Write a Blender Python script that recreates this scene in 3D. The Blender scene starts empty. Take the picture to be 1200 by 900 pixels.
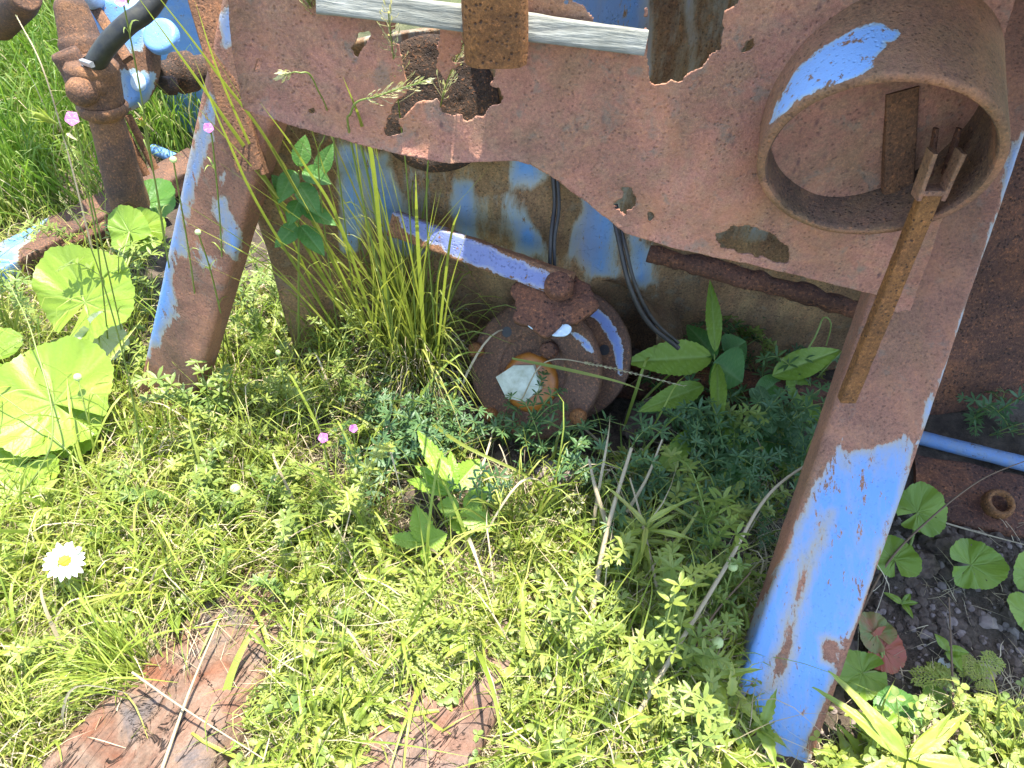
import bpy, math, random
import numpy as np
from mathutils import Vector
R = math.radians
rng = np.random.default_rng(7)
random.seed(7)
C = bpy.context.scene.collection
scene = bpy.context.scene

# ------------------------------------------------------------------ camera, sky, sun, exposure
CAMZ, PITCH = 1.10, 48.0
cp, sp = math.cos(R(PITCH)), math.sin(R(PITCH))
FW = np.array([0, cp, -sp]); UP = np.array([0, sp, cp]); RT = np.array([1.0, 0, 0])
CAM = np.array([0, 0, CAMZ])
cd = bpy.data.cameras.new('camera'); cam = bpy.data.objects.new('camera', cd); C.objects.link(cam)
cam.location = CAM; cam.rotation_euler = (R(90 - PITCH), 0, 0)
cd.sensor_width = 36; cd.lens = 27.0; cd.clip_start = 0.02; cd.clip_end = 500
scene.camera = cam
SUN = np.array([0.16, 0.14, 1.0]); SUN = SUN / np.linalg.norm(SUN)
elev = math.asin(SUN[2]); az = math.atan2(SUN[0], SUN[1])
w = bpy.data.worlds.new('World'); scene.world = w; w.use_nodes = True
nt = w.node_tree; bg = nt.nodes['Background']
sky = nt.nodes.new('ShaderNodeTexSky'); sky.sky_type = 'NISHITA'; sky.sun_disc = False
sky.sun_elevation = elev; sky.sun_rotation = az
nt.links.new(sky.outputs[0], bg.inputs[0]); bg.inputs[1].default_value = 0.15
sd = bpy.data.lights.new('sun', 'SUN'); sd.energy = 3.4; sd.angle = R(0.5); sd.color = (1.0, 0.95, 0.86)
so = bpy.data.objects.new('sun', sd); C.objects.link(so)
so.rotation_euler = Vector(SUN).to_track_quat('Z', 'Y').to_euler()
scene.view_settings.view_transform = 'Standard'; scene.view_settings.look = 'None'
scene.view_settings.exposure = 2.2; scene.view_settings.gamma = 1.0

# ------------------------------------------------------------------ geometry helpers
def nrm(v):
    v = np.asarray(v, float); return v / max(np.linalg.norm(v), 1e-12)
def ray(px, py):
    return FW + (px - 600) / 900 * RT + (450 - py) / 900 * UP
def P(px, py, t): return CAM + t * ray(px, py)
def G(px, py, h=0.0):
    if h > .6: return P(px, py, h)
    d = ray(px, py); t = (h - CAMZ) / d[2]; return CAM + t * d
def proj(V):
    q = np.asarray(V) - CAM; z = q @ FW
    z = np.where(z < 0.02, 0.02, z)
    return 600 + 900 * (q @ RT) / z, 450 - 900 * (q @ UP) / z

def hash3(i, j, k):
    n = (i * 374761393 + j * 668265263 + k * 2147483647) & 0xffffffff
    n = ((n ^ (n >> 13)) * 1274126177) & 0xffffffff
    return ((n ^ (n >> 16)) & 0xffff) / 65535.0
def vnoise(V, scale, seed=0):
    q = np.asarray(V, float) * scale + 100.37 + seed * 17.13
    i = np.floor(q).astype(np.int64); f = q - i; f = f * f * (3 - 2 * f)
    r = 0
    for a in (0, 1):
        for b in (0, 1):
            for c in (0, 1):
                wgt = (f[..., 0] if a else 1 - f[..., 0]) * (f[..., 1] if b else 1 - f[..., 1]) * (f[..., 2] if c else 1 - f[..., 2])
                r = r + wgt * hash3(i[..., 0] + a, i[..., 1] + b, i[..., 2] + c)
    return r * 2 - 1
def fbm(V, scale, seed=0, o=4):
    r = 0; a = 1; s = 0
    for k in range(o):
        r = r + a * vnoise(V, scale * 2 ** k, seed + k); s += a; a *= .5
    return r / s
def sdf(px, py, poly):
    poly = np.asarray(poly, float); n = len(poly)
    d = np.full(px.shape, 1e18); inside = np.zeros(px.shape, bool)
    for i in range(n):
        a = poly[i]; b = poly[(i + 1) % n]; e = b - a
        wx = px - a[0]; wy = py - a[1]
        h = np.clip((wx * e[0] + wy * e[1]) / (e @ e + 1e-9), 0, 1)
        d = np.minimum(d, (wx - e[0] * h) ** 2 + (wy - e[1] * h) ** 2)
        if e[1] != 0:
            c = ((a[1] <= py) != (b[1] <= py)) & (px < a[0] + (py - a[1]) * e[0] / e[1])
            inside ^= c
    d = np.sqrt(d)
    return np.where(inside, -d, d)
def inpoly(x, y, poly): return sdf(np.array([float(x)]), np.array([float(y)]), poly)[0] < 0

class Geo:
    def __init__(s):
        s.V = []; s.Q = []; s.T = []; s.mq = []; s.mt = []; s.va = []; s.pa = []; s.n = 0
    def add(s, V, Q=None, T=None, m=0, var=0.5, paint=0.0):
        V = np.asarray(V, float).reshape(-1, 3); k = len(V)
        s.V.append(V)
        s.va.append(np.broadcast_to(np.asarray(var, float), (k,))); s.pa.append(np.broadcast_to(np.asarray(paint, float), (k,)))
        if Q is not None and len(Q):
            Q = np.asarray(Q, int).reshape(-1, 4); s.Q.append(Q + s.n); s.mq.append(np.broadcast_to(np.asarray(m), (len(Q),)))
        if T is not None and len(T):
            T = np.asarray(T, int).reshape(-1, 3); s.T.append(T + s.n); s.mt.append(np.broadcast_to(np.asarray(m), (len(T),)))
        s.n += k; return s
    def fin(s):
        e3 = np.zeros((0, 3)); z = np.zeros(0)
        V = np.concatenate(s.V) if s.V else e3
        Q = np.concatenate(s.Q) if s.Q else np.zeros((0, 4), int); T = np.concatenate(s.T) if s.T else np.zeros((0, 3), int)
        mq = np.concatenate(s.mq) if s.mq else np.zeros(0, int); mt = np.concatenate(s.mt) if s.mt else np.zeros(0, int)
        va = np.concatenate(s.va) if s.va else z; pa = np.concatenate(s.pa) if s.pa else z
        return V, Q, T, mq, mt, va, pa
    def put(s, tpl, M=None, loc=(0, 0, 0), dvar=0.0, mmap=None):
        V, Q, T, mq, mt, va, pa = tpl
        V2 = (V @ np.asarray(M).T if M is not None else V) + np.asarray(loc)
        s.V.append(V2); s.va.append(np.clip(va + dvar, 0, 1)); s.pa.append(pa)
        if len(Q): s.Q.append(Q + s.n); s.mq.append(mq if mmap is None else np.full(len(Q), mmap))
        if len(T): s.T.append(T + s.n); s.mt.append(mt if mmap is None else np.full(len(T), mmap))
        s.n += len(V); return s

def mk(name, g, mats, parent=None, smooth=True, label=None, loc=None):
    V, Q, T, mq, mt, va, pa = g.fin() if isinstance(g, Geo) else g
    off = np.array(parent['_loc'] if parent is not None and '_loc' in parent else (0, 0, 0), float)
    if parent is None and loc is not None: off = np.asarray(loc, float)
    me = bpy.data.meshes.new(name)
    nv, nq, ntr = len(V), len(Q), len(T)
    me.vertices.add(nv); me.vertices.foreach_set('co', (V - off).astype(np.float32).ravel())
    me.loops.add(nq * 4 + ntr * 3)
    me.loops.foreach_set('vertex_index', np.concatenate([Q.ravel(), T.ravel()]).astype(np.int32))
    me.polygons.add(nq + ntr)
    me.polygons.foreach_set('loop_start', np.concatenate([np.arange(nq) * 4, nq * 4 + np.arange(ntr) * 3]).astype(np.int32))
    if not isinstance(mats, (list, tuple)): mats = [mats]
    for m in mats: me.materials.append(m)
    me.polygons.foreach_set('material_index', np.concatenate([mq, mt]).astype(np.int32))
    me.update(calc_edges=True)
    me.polygons.foreach_set('use_smooth', np.full(nq + ntr, smooth))
    a = me.attributes.new('var', 'FLOAT', 'POINT'); a.data.foreach_set('value', va.astype(np.float32))
    a = me.attributes.new('paint', 'FLOAT', 'POINT'); a.data.foreach_set('value', pa.astype(np.float32))
    me.validate()
    o = bpy.data.objects.new(name, me); C.objects.link(o)
    if parent is not None: o.parent = parent
    elif loc is not None: o.location = off
    if label: o['label'] = label
    return o
def thing(name, label, cat, loc, group=None):
    o = bpy.data.objects.new(name, None); C.objects.link(o); o.empty_display_size = .02
    o.location = loc; o['_loc'] = [float(c) for c in loc]; o['label'] = label; o['category'] = cat
    if group: o['group'] = group
    return o
def tag(o, label, cat, group=None, kind=None):
    o['label'] = label; o['category'] = cat
    if group: o['group'] = group
    if kind: o['kind'] = kind
    return o
def struct(o): o['kind'] = 'structure'; return o

def catmull(pts, n):
    p = np.asarray(pts, float)
    if len(p) == 2: u = np.linspace(0, 1, n)[:, None]; return p[0] * (1 - u) + p[1] * u
    p = np.vstack([2 * p[0] - p[1], p, 2 * p[-1] - p[-2]]); m = len(p) - 3
    out = []
    for s in np.linspace(0, m, n):
        i = min(int(s), m - 1); u = s - i; a, b, c, d = p[i:i + 4]
        out.append(.5 * (2 * b + (c - a) * u + (2 * a - 5 * b + 4 * c - d) * u * u + (3 * b - a - 3 * c + d) * u ** 3))
    return np.array(out)
def frames(pts, ref=(0.13, 0.2, 1)):
    pts = np.asarray(pts); T = np.gradient(pts, axis=0); T /= np.linalg.norm(T, axis=1)[:, None] + 1e-12
    a = np.cross(T, nrm(ref)); a /= np.linalg.norm(a, axis=1)[:, None] + 1e-9; b = np.cross(a, T)
    return T, a, b
def tube(g, pts, rad, n=6, m=0, var=.5, ref=(0.13, 0.2, 1), cap=True, paint=0):
    pts = np.asarray(pts, float); k = len(pts); rad = np.broadcast_to(np.asarray(rad, float), (k,))
    T, a, b = frames(pts, ref); th = np.arange(n) * 2 * math.pi / n
    V = pts[:, None, :] + rad[:, None, None] * (np.cos(th)[None, :, None] * a[:, None, :] + np.sin(th)[None, :, None] * b[:, None, :])
    V = V.reshape(-1, 3); i = np.arange(k - 1)[:, None] * n; j = np.arange(n)[None, :]; j2 = (j + 1) % n
    Q = np.stack([i + j, i + j2, i + n + j2, i + n + j], -1).reshape(-1, 4)
    g.add(V, Q, None, m, var, paint)
    if cap:
        for s, r0 in ((0, 0), (1, (k - 1) * n)):
            c = pts[0] if s == 0 else pts[-1]
            Vc = np.vstack([V[r0:r0 + n], c]); tr = [(q, (q + 1) % n, n) if s else ((q + 1) % n, q, n) for q in range(n)]
            g.add(Vc, None, tr, m, var, paint)
    return g
def lathe(g, prof, org, axis, n=48, m=0, res=None, var=.5, ref=(0, 0.1, 1), arc=(0, 2 * math.pi)):
    """prof: (r, h) pairs along axis from org; subdivided to res"""
    pr = [prof[0]]
    for p, q in zip(prof[:-1], prof[1:]):
        L = math.dist(p, q); s = max(1, int(L / res)) if res else 1
        for k in range(1, s + 1): pr.append((p[0] + (q[0] - p[0]) * k / s, p[1] + (q[1] - p[1]) * k / s))
    pr = np.array(pr); ax = nrm(axis); a = nrm(np.cross(ax, nrm(ref))); b = np.cross(ax, a)
    full = abs(arc[1] - arc[0] - 2 * math.pi) < 1e-6
    th = np.linspace(arc[0], arc[1], n, endpoint=not full); 
    V = np.asarray(org) + pr[:, None, 1:2] * ax + pr[:, None, 0:1] * (np.cos(th)[None, :, None] * a + np.sin(th)[None, :, None] * b)
    k = len(pr); i = np.arange(k - 1)[:, None] * n; jj = np.arange(n if full else n - 1)[None, :]; j2 = (jj + 1) % n
    Q = np.stack([i + jj, i + j2, i + n + j2, i + n + jj], -1).reshape(-1, 4)
    g.add(V.reshape(-1, 3), Q[:, ::-1], None, m, var); return g
def rrect(w, d, r, e=4, res=.006):
    pts = []
    for cx, cy, a0 in ((w / 2 - r, d / 2 - r, 0), (-w / 2 + r, d / 2 - r, 90), (-w / 2 + r, -d / 2 + r, 180), (w / 2 - r, -d / 2 + r, 270)):
        for q in range(e): a = R(a0 + 90 * q / (e - 1)); pts.append((cx + r * math.cos(a), cy + r * math.sin(a)))
    out = []
    for p, q in zip(pts, pts[1:] + pts[:1]):
        L = math.dist(p, q); s = max(1, int(L / res))
        for k in range(s): out.append((p[0] + (q[0] - p[0]) * k / s, p[1] + (q[1] - p[1]) * k / s))
    return np.array(out)
def beam(g, p0, p1, wdir, w, d, r=.004, res=.006, m=0, disp=0, dscale=20, seed=0, var=.5, cap=True, bend=None, taper=None):
    """box beam between p0 and p1; wdir = width direction; section rounded w x d"""
    p0 = np.asarray(p0, float); p1 = np.asarray(p1, float); L = np.linalg.norm(p1 - p0); ax = (p1 - p0) / L
    wd = np.asarray(wdir, float); wd = nrm(wd - ax * (wd @ ax)); dd = np.cross(ax, wd)
    sec = rrect(w, d, r, res=res); k = max(2, int(L / res)); u = np.linspace(0, 1, k)
    ctr = p0 + u[:, None] * (p1 - p0)
    if bend is not None: ctr = ctr + np.sin(u * math.pi)[:, None] * np.asarray(bend)
    tp = np.ones(k) if taper is None else np.interp(u, [0, 1], taper)
    V = ctr[:, None, :] + tp[:, None, None] * (sec[None, :, 0:1] * wd + sec[None, :, 1:2] * dd)
    n = len(sec); V = V.reshape(-1, 3)
    if disp:
        ce = np.repeat(ctr, n, 0); rd = V - ce; rd /= np.linalg.norm(rd, axis=1)[:, None]
        V = V + rd * (fbm(V, dscale, seed) * disp)[:, None]
    i = np.arange(k - 1)[:, None] * n; j = np.arange(n)[None, :]; j2 = (j + 1) % n
    Q = np.stack([i + j, i + j2, i + n + j2, i + n + j], -1).reshape(-1, 4)
    g.add(V, Q, None, m, var)
    if cap:
        for s, r0 in ((0, 0), (1, (k - 1) * n)):
            Vc = np.vstack([V[r0:r0 + n], V[r0:r0 + n].mean(0)])
            g.add(Vc, None, [(q, (q + 1) % n, n) if s else ((q + 1) % n, q, n) for q in range(n)], m, var)
    return g
def setpaint(g, polys, soft=14.0, base=0.0, extra=None):
    """paint attribute = soft membership of photo-traced paint patches"""
    V = np.concatenate(g.V); px, py = proj(V); p = np.full(len(V), base)
    for q in polys:
        d = sdf(px, py, q); p = np.maximum(p, np.clip(.5 - d / (2 * soft), 0, 1))
    if extra is not None: p = extra(V, p)
    g.pa = [p]; return g

# ------------------------------------------------------------------ materials
def node(nt, t, **kw):
    n = nt.nodes.new(t)
    for k, v in kw.items():
        if k.startswith('i_'):
            key = k[2:]; key = int(key) if key.isdigit() else key
            n.inputs[key].default_value = v
        else: setattr(n, k, v)
    return n
def ramp(nt, stops, fac, interp='LINEAR'):
    n = nt.nodes.new('ShaderNodeValToRGB'); cr = n.color_ramp; cr.interpolation = interp
    while len(cr.elements) < len(stops): cr.elements.new(.5)
    for e, (p, c) in zip(cr.elements, stops):
        e.position = p; e.color = (*c, 1) if len(c) == 3 else c
    nt.links.new(fac, n.inputs[0]); return n.outputs[0]
def mix(nt, f, a, b, mode='MIX'):
    n = nt.nodes.new('ShaderNodeMix'); n.data_type = 'RGBA'; n.blend_type = mode
    for i, v in ((0, f), (6, a), (7, b)):
        if isinstance(v, bpy.types.NodeSocket): nt.links.new(v, n.inputs[i])
        else: n.inputs[i].default_value = v if i == 0 else ((*v, 1) if len(v) == 3 else v)
    return n.outputs[2]
def mth(nt, op, a, b=None, c=None, clamp=False):
    n = nt.nodes.new('ShaderNodeMath'); n.operation = op; n.use_clamp = clamp
    for i, v in enumerate((a, b, c)):
        if v is None: continue
        if isinstance(v, bpy.types.NodeSocket): nt.links.new(v, n.inputs[i])
        else: n.inputs[i].default_value = v
    return n.outputs[0]
def noise(nt, vec, scale, detail=5, rough=.6, dist=0.0):
    n = node(nt, 'ShaderNodeTexNoise'); n.inputs['Scale'].default_value = scale; n.inputs['Detail'].default_value = detail
    n.inputs['Roughness'].default_value = rough; n.inputs['Distortion'].default_value = dist
    nt.links.new(vec, n.inputs['Vector']); return n.outputs['Fac']
def newmat(name):
    m = bpy.data.materials.new(name); m.use_nodes = True; nt = m.node_tree
    b = nt.nodes['Principled BSDF']; geo = node(nt, 'ShaderNodeNewGeometry')
    return m, nt, b, geo.outputs['Position']

def rustmat(name, cols, paint=(.09, .24, .60), spots=(.36, .14, .05), dark=(.035, .02, .015), pits=.5, scale=1.0, rough=.8,
            bump=.5, pnoise=.55, fade=(.35, .42, .40), lichen=0.0, stretch=(1, 1, 1), rustdrip=.0, spot_amt=.5, soft=.02, fadew=.22, streaks=0.0, grain=.8, pscale=38, chip_t=.60):
    m, nt, b, pos = newmat(name)
    mp = node(nt, 'ShaderNodeMapping'); mp.inputs['Scale'].default_value = stretch; nt.links.new(pos, mp.inputs[0]); v = mp.outputs[0]
    big = noise(nt, v, 9 * scale, 6, .6, .3); mid = noise(nt, v, 45 * scale, 6, .65); fine = noise(nt, pos, 260 * scale, 5, .7); grit = noise(nt, pos, 900, 2, .6)
    c = ramp(nt, [(.3, cols[0]), (.5, cols[1]), (.7, cols[2])], big)
    c = mix(nt, mth(nt, 'MULTIPLY', ramp(nt, [(.45, (0, 0, 0)), (.65, (1, 1, 1))], mid), .55), c, cols[3 % len(cols)])
    c = mix(nt, mth(nt, 'MULTIPLY', ramp(nt, [(.56, (0, 0, 0)), (.68, (1, 1, 1))], fine), spot_amt), c, spots)
    c = mix(nt, grain, c, ramp(nt, [(.3, (.40, .38, .38)), (.5, (.95, .95, .95)), (.7, (1.5, 1.45, 1.4))], fine), 'MULTIPLY')
    c = mix(nt, .6, c, ramp(nt, [(.36, (.45, .47, .48)), (.62, (1.3, 1.26, 1.2))], noise(nt, pos, 5.5, 7, .66, .7)), 'MULTIPLY')
    c = mix(nt, grain * .6, c, ramp(nt, [(.3, (.45, .45, .45)), (.7, (1.55, 1.55, 1.55))], grit), 'MULTIPLY')
    vo = node(nt, 'ShaderNodeTexVoronoi'); vo.inputs['Scale'].default_value = 190 * scale; nt.links.new(pos, vo.inputs['Vector'])
    sel = noise(nt, pos, 60 * scale, 3, .6)
    pit = mth(nt, 'MULTIPLY', ramp(nt, [(.14, (1, 1, 1)), (.34, (0, 0, 0))], vo.outputs['Distance']), ramp(nt, [(.40, (0, 0, 0)), (.55, (1, 1, 1))], sel))
    pit = mth(nt, 'MULTIPLY', pit, pits)
    c = mix(nt, pit, c, dark)
    if streaks:
        m2 = node(nt, 'ShaderNodeMapping'); m2.inputs['Scale'].default_value = (1, 1, .45); nt.links.new(pos, m2.inputs[0])
        v2 = node(nt, 'ShaderNodeTexVoronoi'); v2.inputs['Scale'].default_value = 85; v2.inputs['Randomness'].default_value = 1; nt.links.new(m2.outputs[0], v2.inputs['Vector'])
        sk = mth(nt, 'MULTIPLY', ramp(nt, [(.10, (1, 1, 1)), (.26, (0, 0, 0))], v2.outputs['Distance']), ramp(nt, [(.5, (0, 0, 0)), (.62, (1, 1, 1))], noise(nt, pos, 7, 4, .6)))
        c = mix(nt, mth(nt, 'MULTIPLY', sk, streaks), c, (.075, .04, .045))
        oz = ramp(nt, [(.52, (0, 0, 0)), (.66, (1, 1, 1))], noise(nt, pos, 5.5, 7, .7, .8)); c = mix(nt, mth(nt, 'MULTIPLY', oz, .55), c, (.40, .17, .075))
    if lichen:
        l = mth(nt, 'MULTIPLY', ramp(nt, [(.56, (0, 0, 0)), (.66, (1, 1, 1))], noise(nt, pos, 30, 5, .65, .6)), lichen)
        c = mix(nt, l, c, (.16, .17, .13))
    at = node(nt, 'ShaderNodeAttribute', attribute_name='paint')
    pn = noise(nt, v, pscale * scale, 9, .74, .3); pn2 = noise(nt, pos, 8, 3, .5)
    f0 = mth(nt, 'ADD', at.outputs['Fac'], mth(nt, 'MULTIPLY', mth(nt, 'SUBTRACT', pn, .5), pnoise * 2))
    chip = mth(nt, 'MULTIPLY', ramp(nt, [(chip_t, (0, 0, 0)), (chip_t + .035, (1, 1, 1))], noise(nt, v, 55, 9, .78)), .75)
    f0 = mth(nt, 'SUBTRACT', f0, chip)
    f = ramp(nt, [(.5 - soft, (0, 0, 0)), (.5 + soft, (1, 1, 1))], f0)
    stain = ramp(nt, [(.5, (1, 1, 1)), (.5 + fadew, (0, 0, 0))], f0)
    pc = mix(nt, mth(nt, 'MULTIPLY', noise(nt, v, 14, 5, .6), .5), paint, [x * 1.25 + .03 for x in paint])
    pc = mix(nt, mth(nt, 'MULTIPLY', stain, .92), pc, fade)
    if rustdrip:
        dn = noise(nt, v, 7, 5, .6, .2)
        pc = mix(nt, mth(nt, 'MULTIPLY', ramp(nt, [(.45, (0, 0, 0)), (.65, (1, 1, 1))], dn), rustdrip), pc, cols[2])
    pc = mix(nt, mth(nt, 'MULTIPLY', ramp(nt, [(.6, (0, 0, 0)), (.7, (1, 1, 1))], fine), .25), pc, (.2, .12, .07))
    c = mix(nt, f, c, pc)
    nt.links.new(c, b.inputs['Base Color'])
    r = mth(nt, 'MULTIPLY_ADD', f, -(rough - .42), rough); nt.links.new(r, b.inputs['Roughness'])
    b.inputs['Specular IOR Level'].default_value = .35
    h = mth(nt, 'ADD', mth(nt, 'MULTIPLY', fine, mth(nt, 'MULTIPLY_ADD', f, -.8, 1.0)), mth(nt, 'MULTIPLY', mid, .8))
    h = mth(nt, 'ADD', h, mth(nt, 'MULTIPLY', pit, -.9)); h = mth(nt, 'ADD', h, mth(nt, 'MULTIPLY', f, .35))
    bp = node(nt, 'ShaderNodeBump'); bp.inputs['Strength'].default_value = min(1, bump * 1.3); bp.inputs['Distance'].default_value = .003
    nt.links.new(h, bp.inputs['Height']); nt.links.new(bp.outputs[0], b.inputs['Normal'])
    return m
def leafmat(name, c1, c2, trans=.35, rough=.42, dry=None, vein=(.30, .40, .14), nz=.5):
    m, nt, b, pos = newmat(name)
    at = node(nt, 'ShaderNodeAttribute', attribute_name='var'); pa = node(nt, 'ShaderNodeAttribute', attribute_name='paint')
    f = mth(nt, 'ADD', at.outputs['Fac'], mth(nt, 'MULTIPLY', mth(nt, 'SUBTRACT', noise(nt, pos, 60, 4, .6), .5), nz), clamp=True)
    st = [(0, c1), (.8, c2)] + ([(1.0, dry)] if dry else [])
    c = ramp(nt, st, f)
    c = mix(nt, mth(nt, 'MULTIPLY', pa.outputs['Fac'], .42), c, vein)
    nt.links.new(c, b.inputs['Base Color']); b.inputs['Roughness'].default_value = rough; b.inputs['Specular IOR Level'].default_value = .4
    bp = node(nt, 'ShaderNodeBump'); bp.inputs['Strength'].default_value = .5; bp.inputs['Distance'].default_value = .0015
    nt.links.new(mth(nt, 'ADD', noise(nt, pos, 220, 3, .6), mth(nt, 'MULTIPLY', pa.outputs['Fac'], -1.0)), bp.inputs['Height']); nt.links.new(bp.outputs[0], b.inputs['Normal'])
    tr = node(nt, 'ShaderNodeBsdfTranslucent'); nt.links.new(mix(nt, .5, c, (1.3, 1.5, .5), 'MULTIPLY'), tr.inputs[0])
    ms = node(nt, 'ShaderNodeMixShader'); ms.inputs[0].default_value = trans
    nt.links.new(b.outputs[0], ms.inputs[1]); nt.links.new(tr.outputs[0], ms.inputs[2])
    nt.links.new(ms.outputs[0], nt.nodes['Material Output'].inputs[0]); return m
def plain(name, col, rough=.6, col2=None, scale=80, bump=.3, metallic=0.0):
    m, nt, b, pos = newmat(name)
    n = noise(nt, pos, scale, 6, .65)
    c = ramp(nt, [(.3, col), (.7, col2 or [x * .6 for x in col])], n)
    nt.links.new(c, b.inputs['Base Color']); b.inputs['Roughness'].default_value = rough; b.inputs['Metallic'].default_value = metallic
    bp = node(nt, 'ShaderNodeBump'); bp.inputs['Strength'].default_value = bump; bp.inputs['Distance'].default_value = .002
    nt.links.new(n, bp.inputs['Height']); nt.links.new(bp.outputs[0], b.inputs['Normal']); return m

M = {}
pinkrust = [(.45, .21, .15), (.37, .17, .115), (.27, .15, .085), (.34, .21, .125)]
brownrust = [(.20, .095, .045), (.155, .075, .038), (.11, .055, .03), (.24, .11, .045)]
darkrust = [(.10, .05, .028), (.075, .04, .024), (.14, .065, .03), (.06, .034, .022)]
M['panel'] = rustmat('panel_rust', pinkrust, lichen=.45, pits=.5, streaks=.75, grain=.55, spots=(.42, .20, .09), dark=(.06, .032, .028))
M['collar'] = rustmat('collar_rust', [(.33, .155, .10), (.28, .145, .08), (.20, .12, .055), (.30, .17, .085)], paint=(.20, .36, .62), pits=.5, pnoise=.55, grain=.6, streaks=.4, pscale=50, chip_t=.555)
M['leg'] = rustmat('leg_rust', [(.34, .15, .09), (.30, .14, .09), (.25, .14, .07), (.32, .165, .10)], stretch=(1, .35, .35), paint=(.12, .26, .54), lichen=.3, fade=(.36, .30, .20), pits=.4, pnoise=.62, fadew=.5, soft=.03, grain=.6, streaks=.3, pscale=45, chip_t=.585)
M['brown'] = rustmat('brown_rust', brownrust, pits=.6)
M['orange'] = rustmat('orange_rust', [(.26, .115, .03), (.19, .08, .025), (.14, .07, .025), (.30, .13, .04)], pits=.9, dark=(.04, .02, .012))
M['hub'] = rustmat('hub_rust', [(.14, .075, .045), (.11, .06, .038), (.16, .08, .04), (.09, .05, .035)], paint=(.16, .22, .42), pits=.4, fade=(.35, .37, .34))
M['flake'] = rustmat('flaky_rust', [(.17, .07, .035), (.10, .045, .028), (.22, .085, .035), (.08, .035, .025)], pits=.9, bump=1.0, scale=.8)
M['housing'] = rustmat('housing_paint', [(.28, .18, .08), (.20, .12, .06), (.33, .22, .10), (.17, .09, .05)], paint=(.10, .24, .48), fade=(.31, .31, .22), pits=.7, stretch=(1, 1, .22), rustdrip=.45, pnoise=.45, soft=.10, fadew=.6, lichen=.3)
M['cast'] = rustmat('cast_iron_rust', [(.19, .095, .045), (.10, .055, .035), (.21, .10, .04), (.07, .045, .035)], paint=(.10, .25, .58), fade=(.35, .45, .5), pits=.35)
M['pumpblue'] = rustmat('pump_paint', [(.20, .10, .05), (.15, .08, .045), (.23, .11, .05), (.12, .07, .05)], paint=(.12, .26, .50), fade=(.32, .38, .36), pits=.4, pnoise=.5, fadew=.4)
M['darkflake'] = rustmat('shaded_flaky_rust', [(.07, .04, .022), (.04, .025, .016), (.10, .055, .025), (.03, .02, .014)], pits=.9, bump=1.0)  # drum shade behind the tears put into the colour; pump shaft shares it
M['rubber'] = plain('rubber', (.008, .009, .011), .5, (.035, .033, .02), 60, .4)
M['cable'] = plain('cable', (.015, .015, .018), .5, (.04, .035, .03), 60)  # also colours the dark discs set in openings
M['clamp'] = plain('clamp_steel', (.55, .56, .55), .35, (.3, .3, .28), 200, .3, .6)
M['chippaint'] = plain('chipped_paint_edge', (.55, .66, .72), .5, (.35, .45, .55), 100)
M['hexwhite'] = plain('bleached_paint', (.60, .62, .50), .6, (.30, .30, .20), 38, .5)
M['hexorange'] = plain('amber_rust', (.42, .15, .02), .35, (.20, .06, .012), 50, .2)
M['stone'] = plain('stone', (.12, .085, .06), .95, (.045, .032, .024), 120, 1)
M['pinkstone'] = plain('dusty_stone', (.24, .19, .16), .9, (.13, .10, .09), 50, .8)
M['petal'] = leafmat('white_petal', (.8, .8, .78), (.7, .7, .66), .25, vein=(.6, .6, .55), nz=.1)
M['disc'] = plain('yellow_disc', (.85, .55, .03), .7, (.7, .35, .01), 500, .8)
M['pink'] = leafmat('pink_petal', (.62, .10, .42), (.75, .22, .60), .3, vein=(.8, .5, .7), nz=.3)
M['red'] = leafmat('faded_petal', (.55, .09, .07), (.5, .2, .12), .3, nz=.3)
M['bud'] = leafmat('cream_bud', (.55, .58, .30), (.50, .60, .22), .2, nz=.3)
M['straw'] = leafmat('dry_straw', (.56, .47, .31), (.32, .25, .15), .2, vein=(.5, .4, .25), rough=.6)
M['twig'] = leafmat('brown_twig', (.20, .13, .07), (.11, .07, .04), .0, rough=.8)
M['grass'] = leafmat('grass_blade', (.12, .17, .025), (.31, .32, .06), .38, dry=(.36, .32, .13))
M['farGrass'] = leafmat('meadow_grass', (.08, .16, .02), (.18, .27, .04), .42, dry=(.30, .30, .10))
M['herb'] = leafmat('herb_leaf', (.12, .19, .04), (.26, .30, .06), .34, vein=(.3, .4, .2))
M['bluish'] = leafmat('bluish_leaf', (.06, .125, .05), (.10, .18, .06), .3)
M['seedling'] = leafmat('seedling_leaf', (.10, .22, .015), (.20, .32, .03), .3, vein=(.28, .42, .08))
M['yel'] = leafmat('yellow_green_leaf', (.19, .27, .035), (.34, .38, .07), .38, dry=(.42, .40, .12))
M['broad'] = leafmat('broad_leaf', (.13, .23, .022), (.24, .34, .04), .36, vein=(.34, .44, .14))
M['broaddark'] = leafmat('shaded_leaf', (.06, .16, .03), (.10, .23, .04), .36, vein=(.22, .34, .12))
M['under'] = leafmat('pale_leaf_back', (.40, .44, .32), (.48, .50, .40), .25, vein=(.55, .55, .45))
M['redleaf'] = leafmat('red_spotted_leaf', (.16, .20, .05), (.34, .09, .05), .25, vein=(.4, .2, .1), nz=1.6)
M['seed'] = leafmat('seed_head', (.42, .42, .20), (.52, .46, .26), .3, nz=.4)
M['stem'] = leafmat('green_stem', (.13, .21, .035), (.24, .28, .07), .15)
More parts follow.
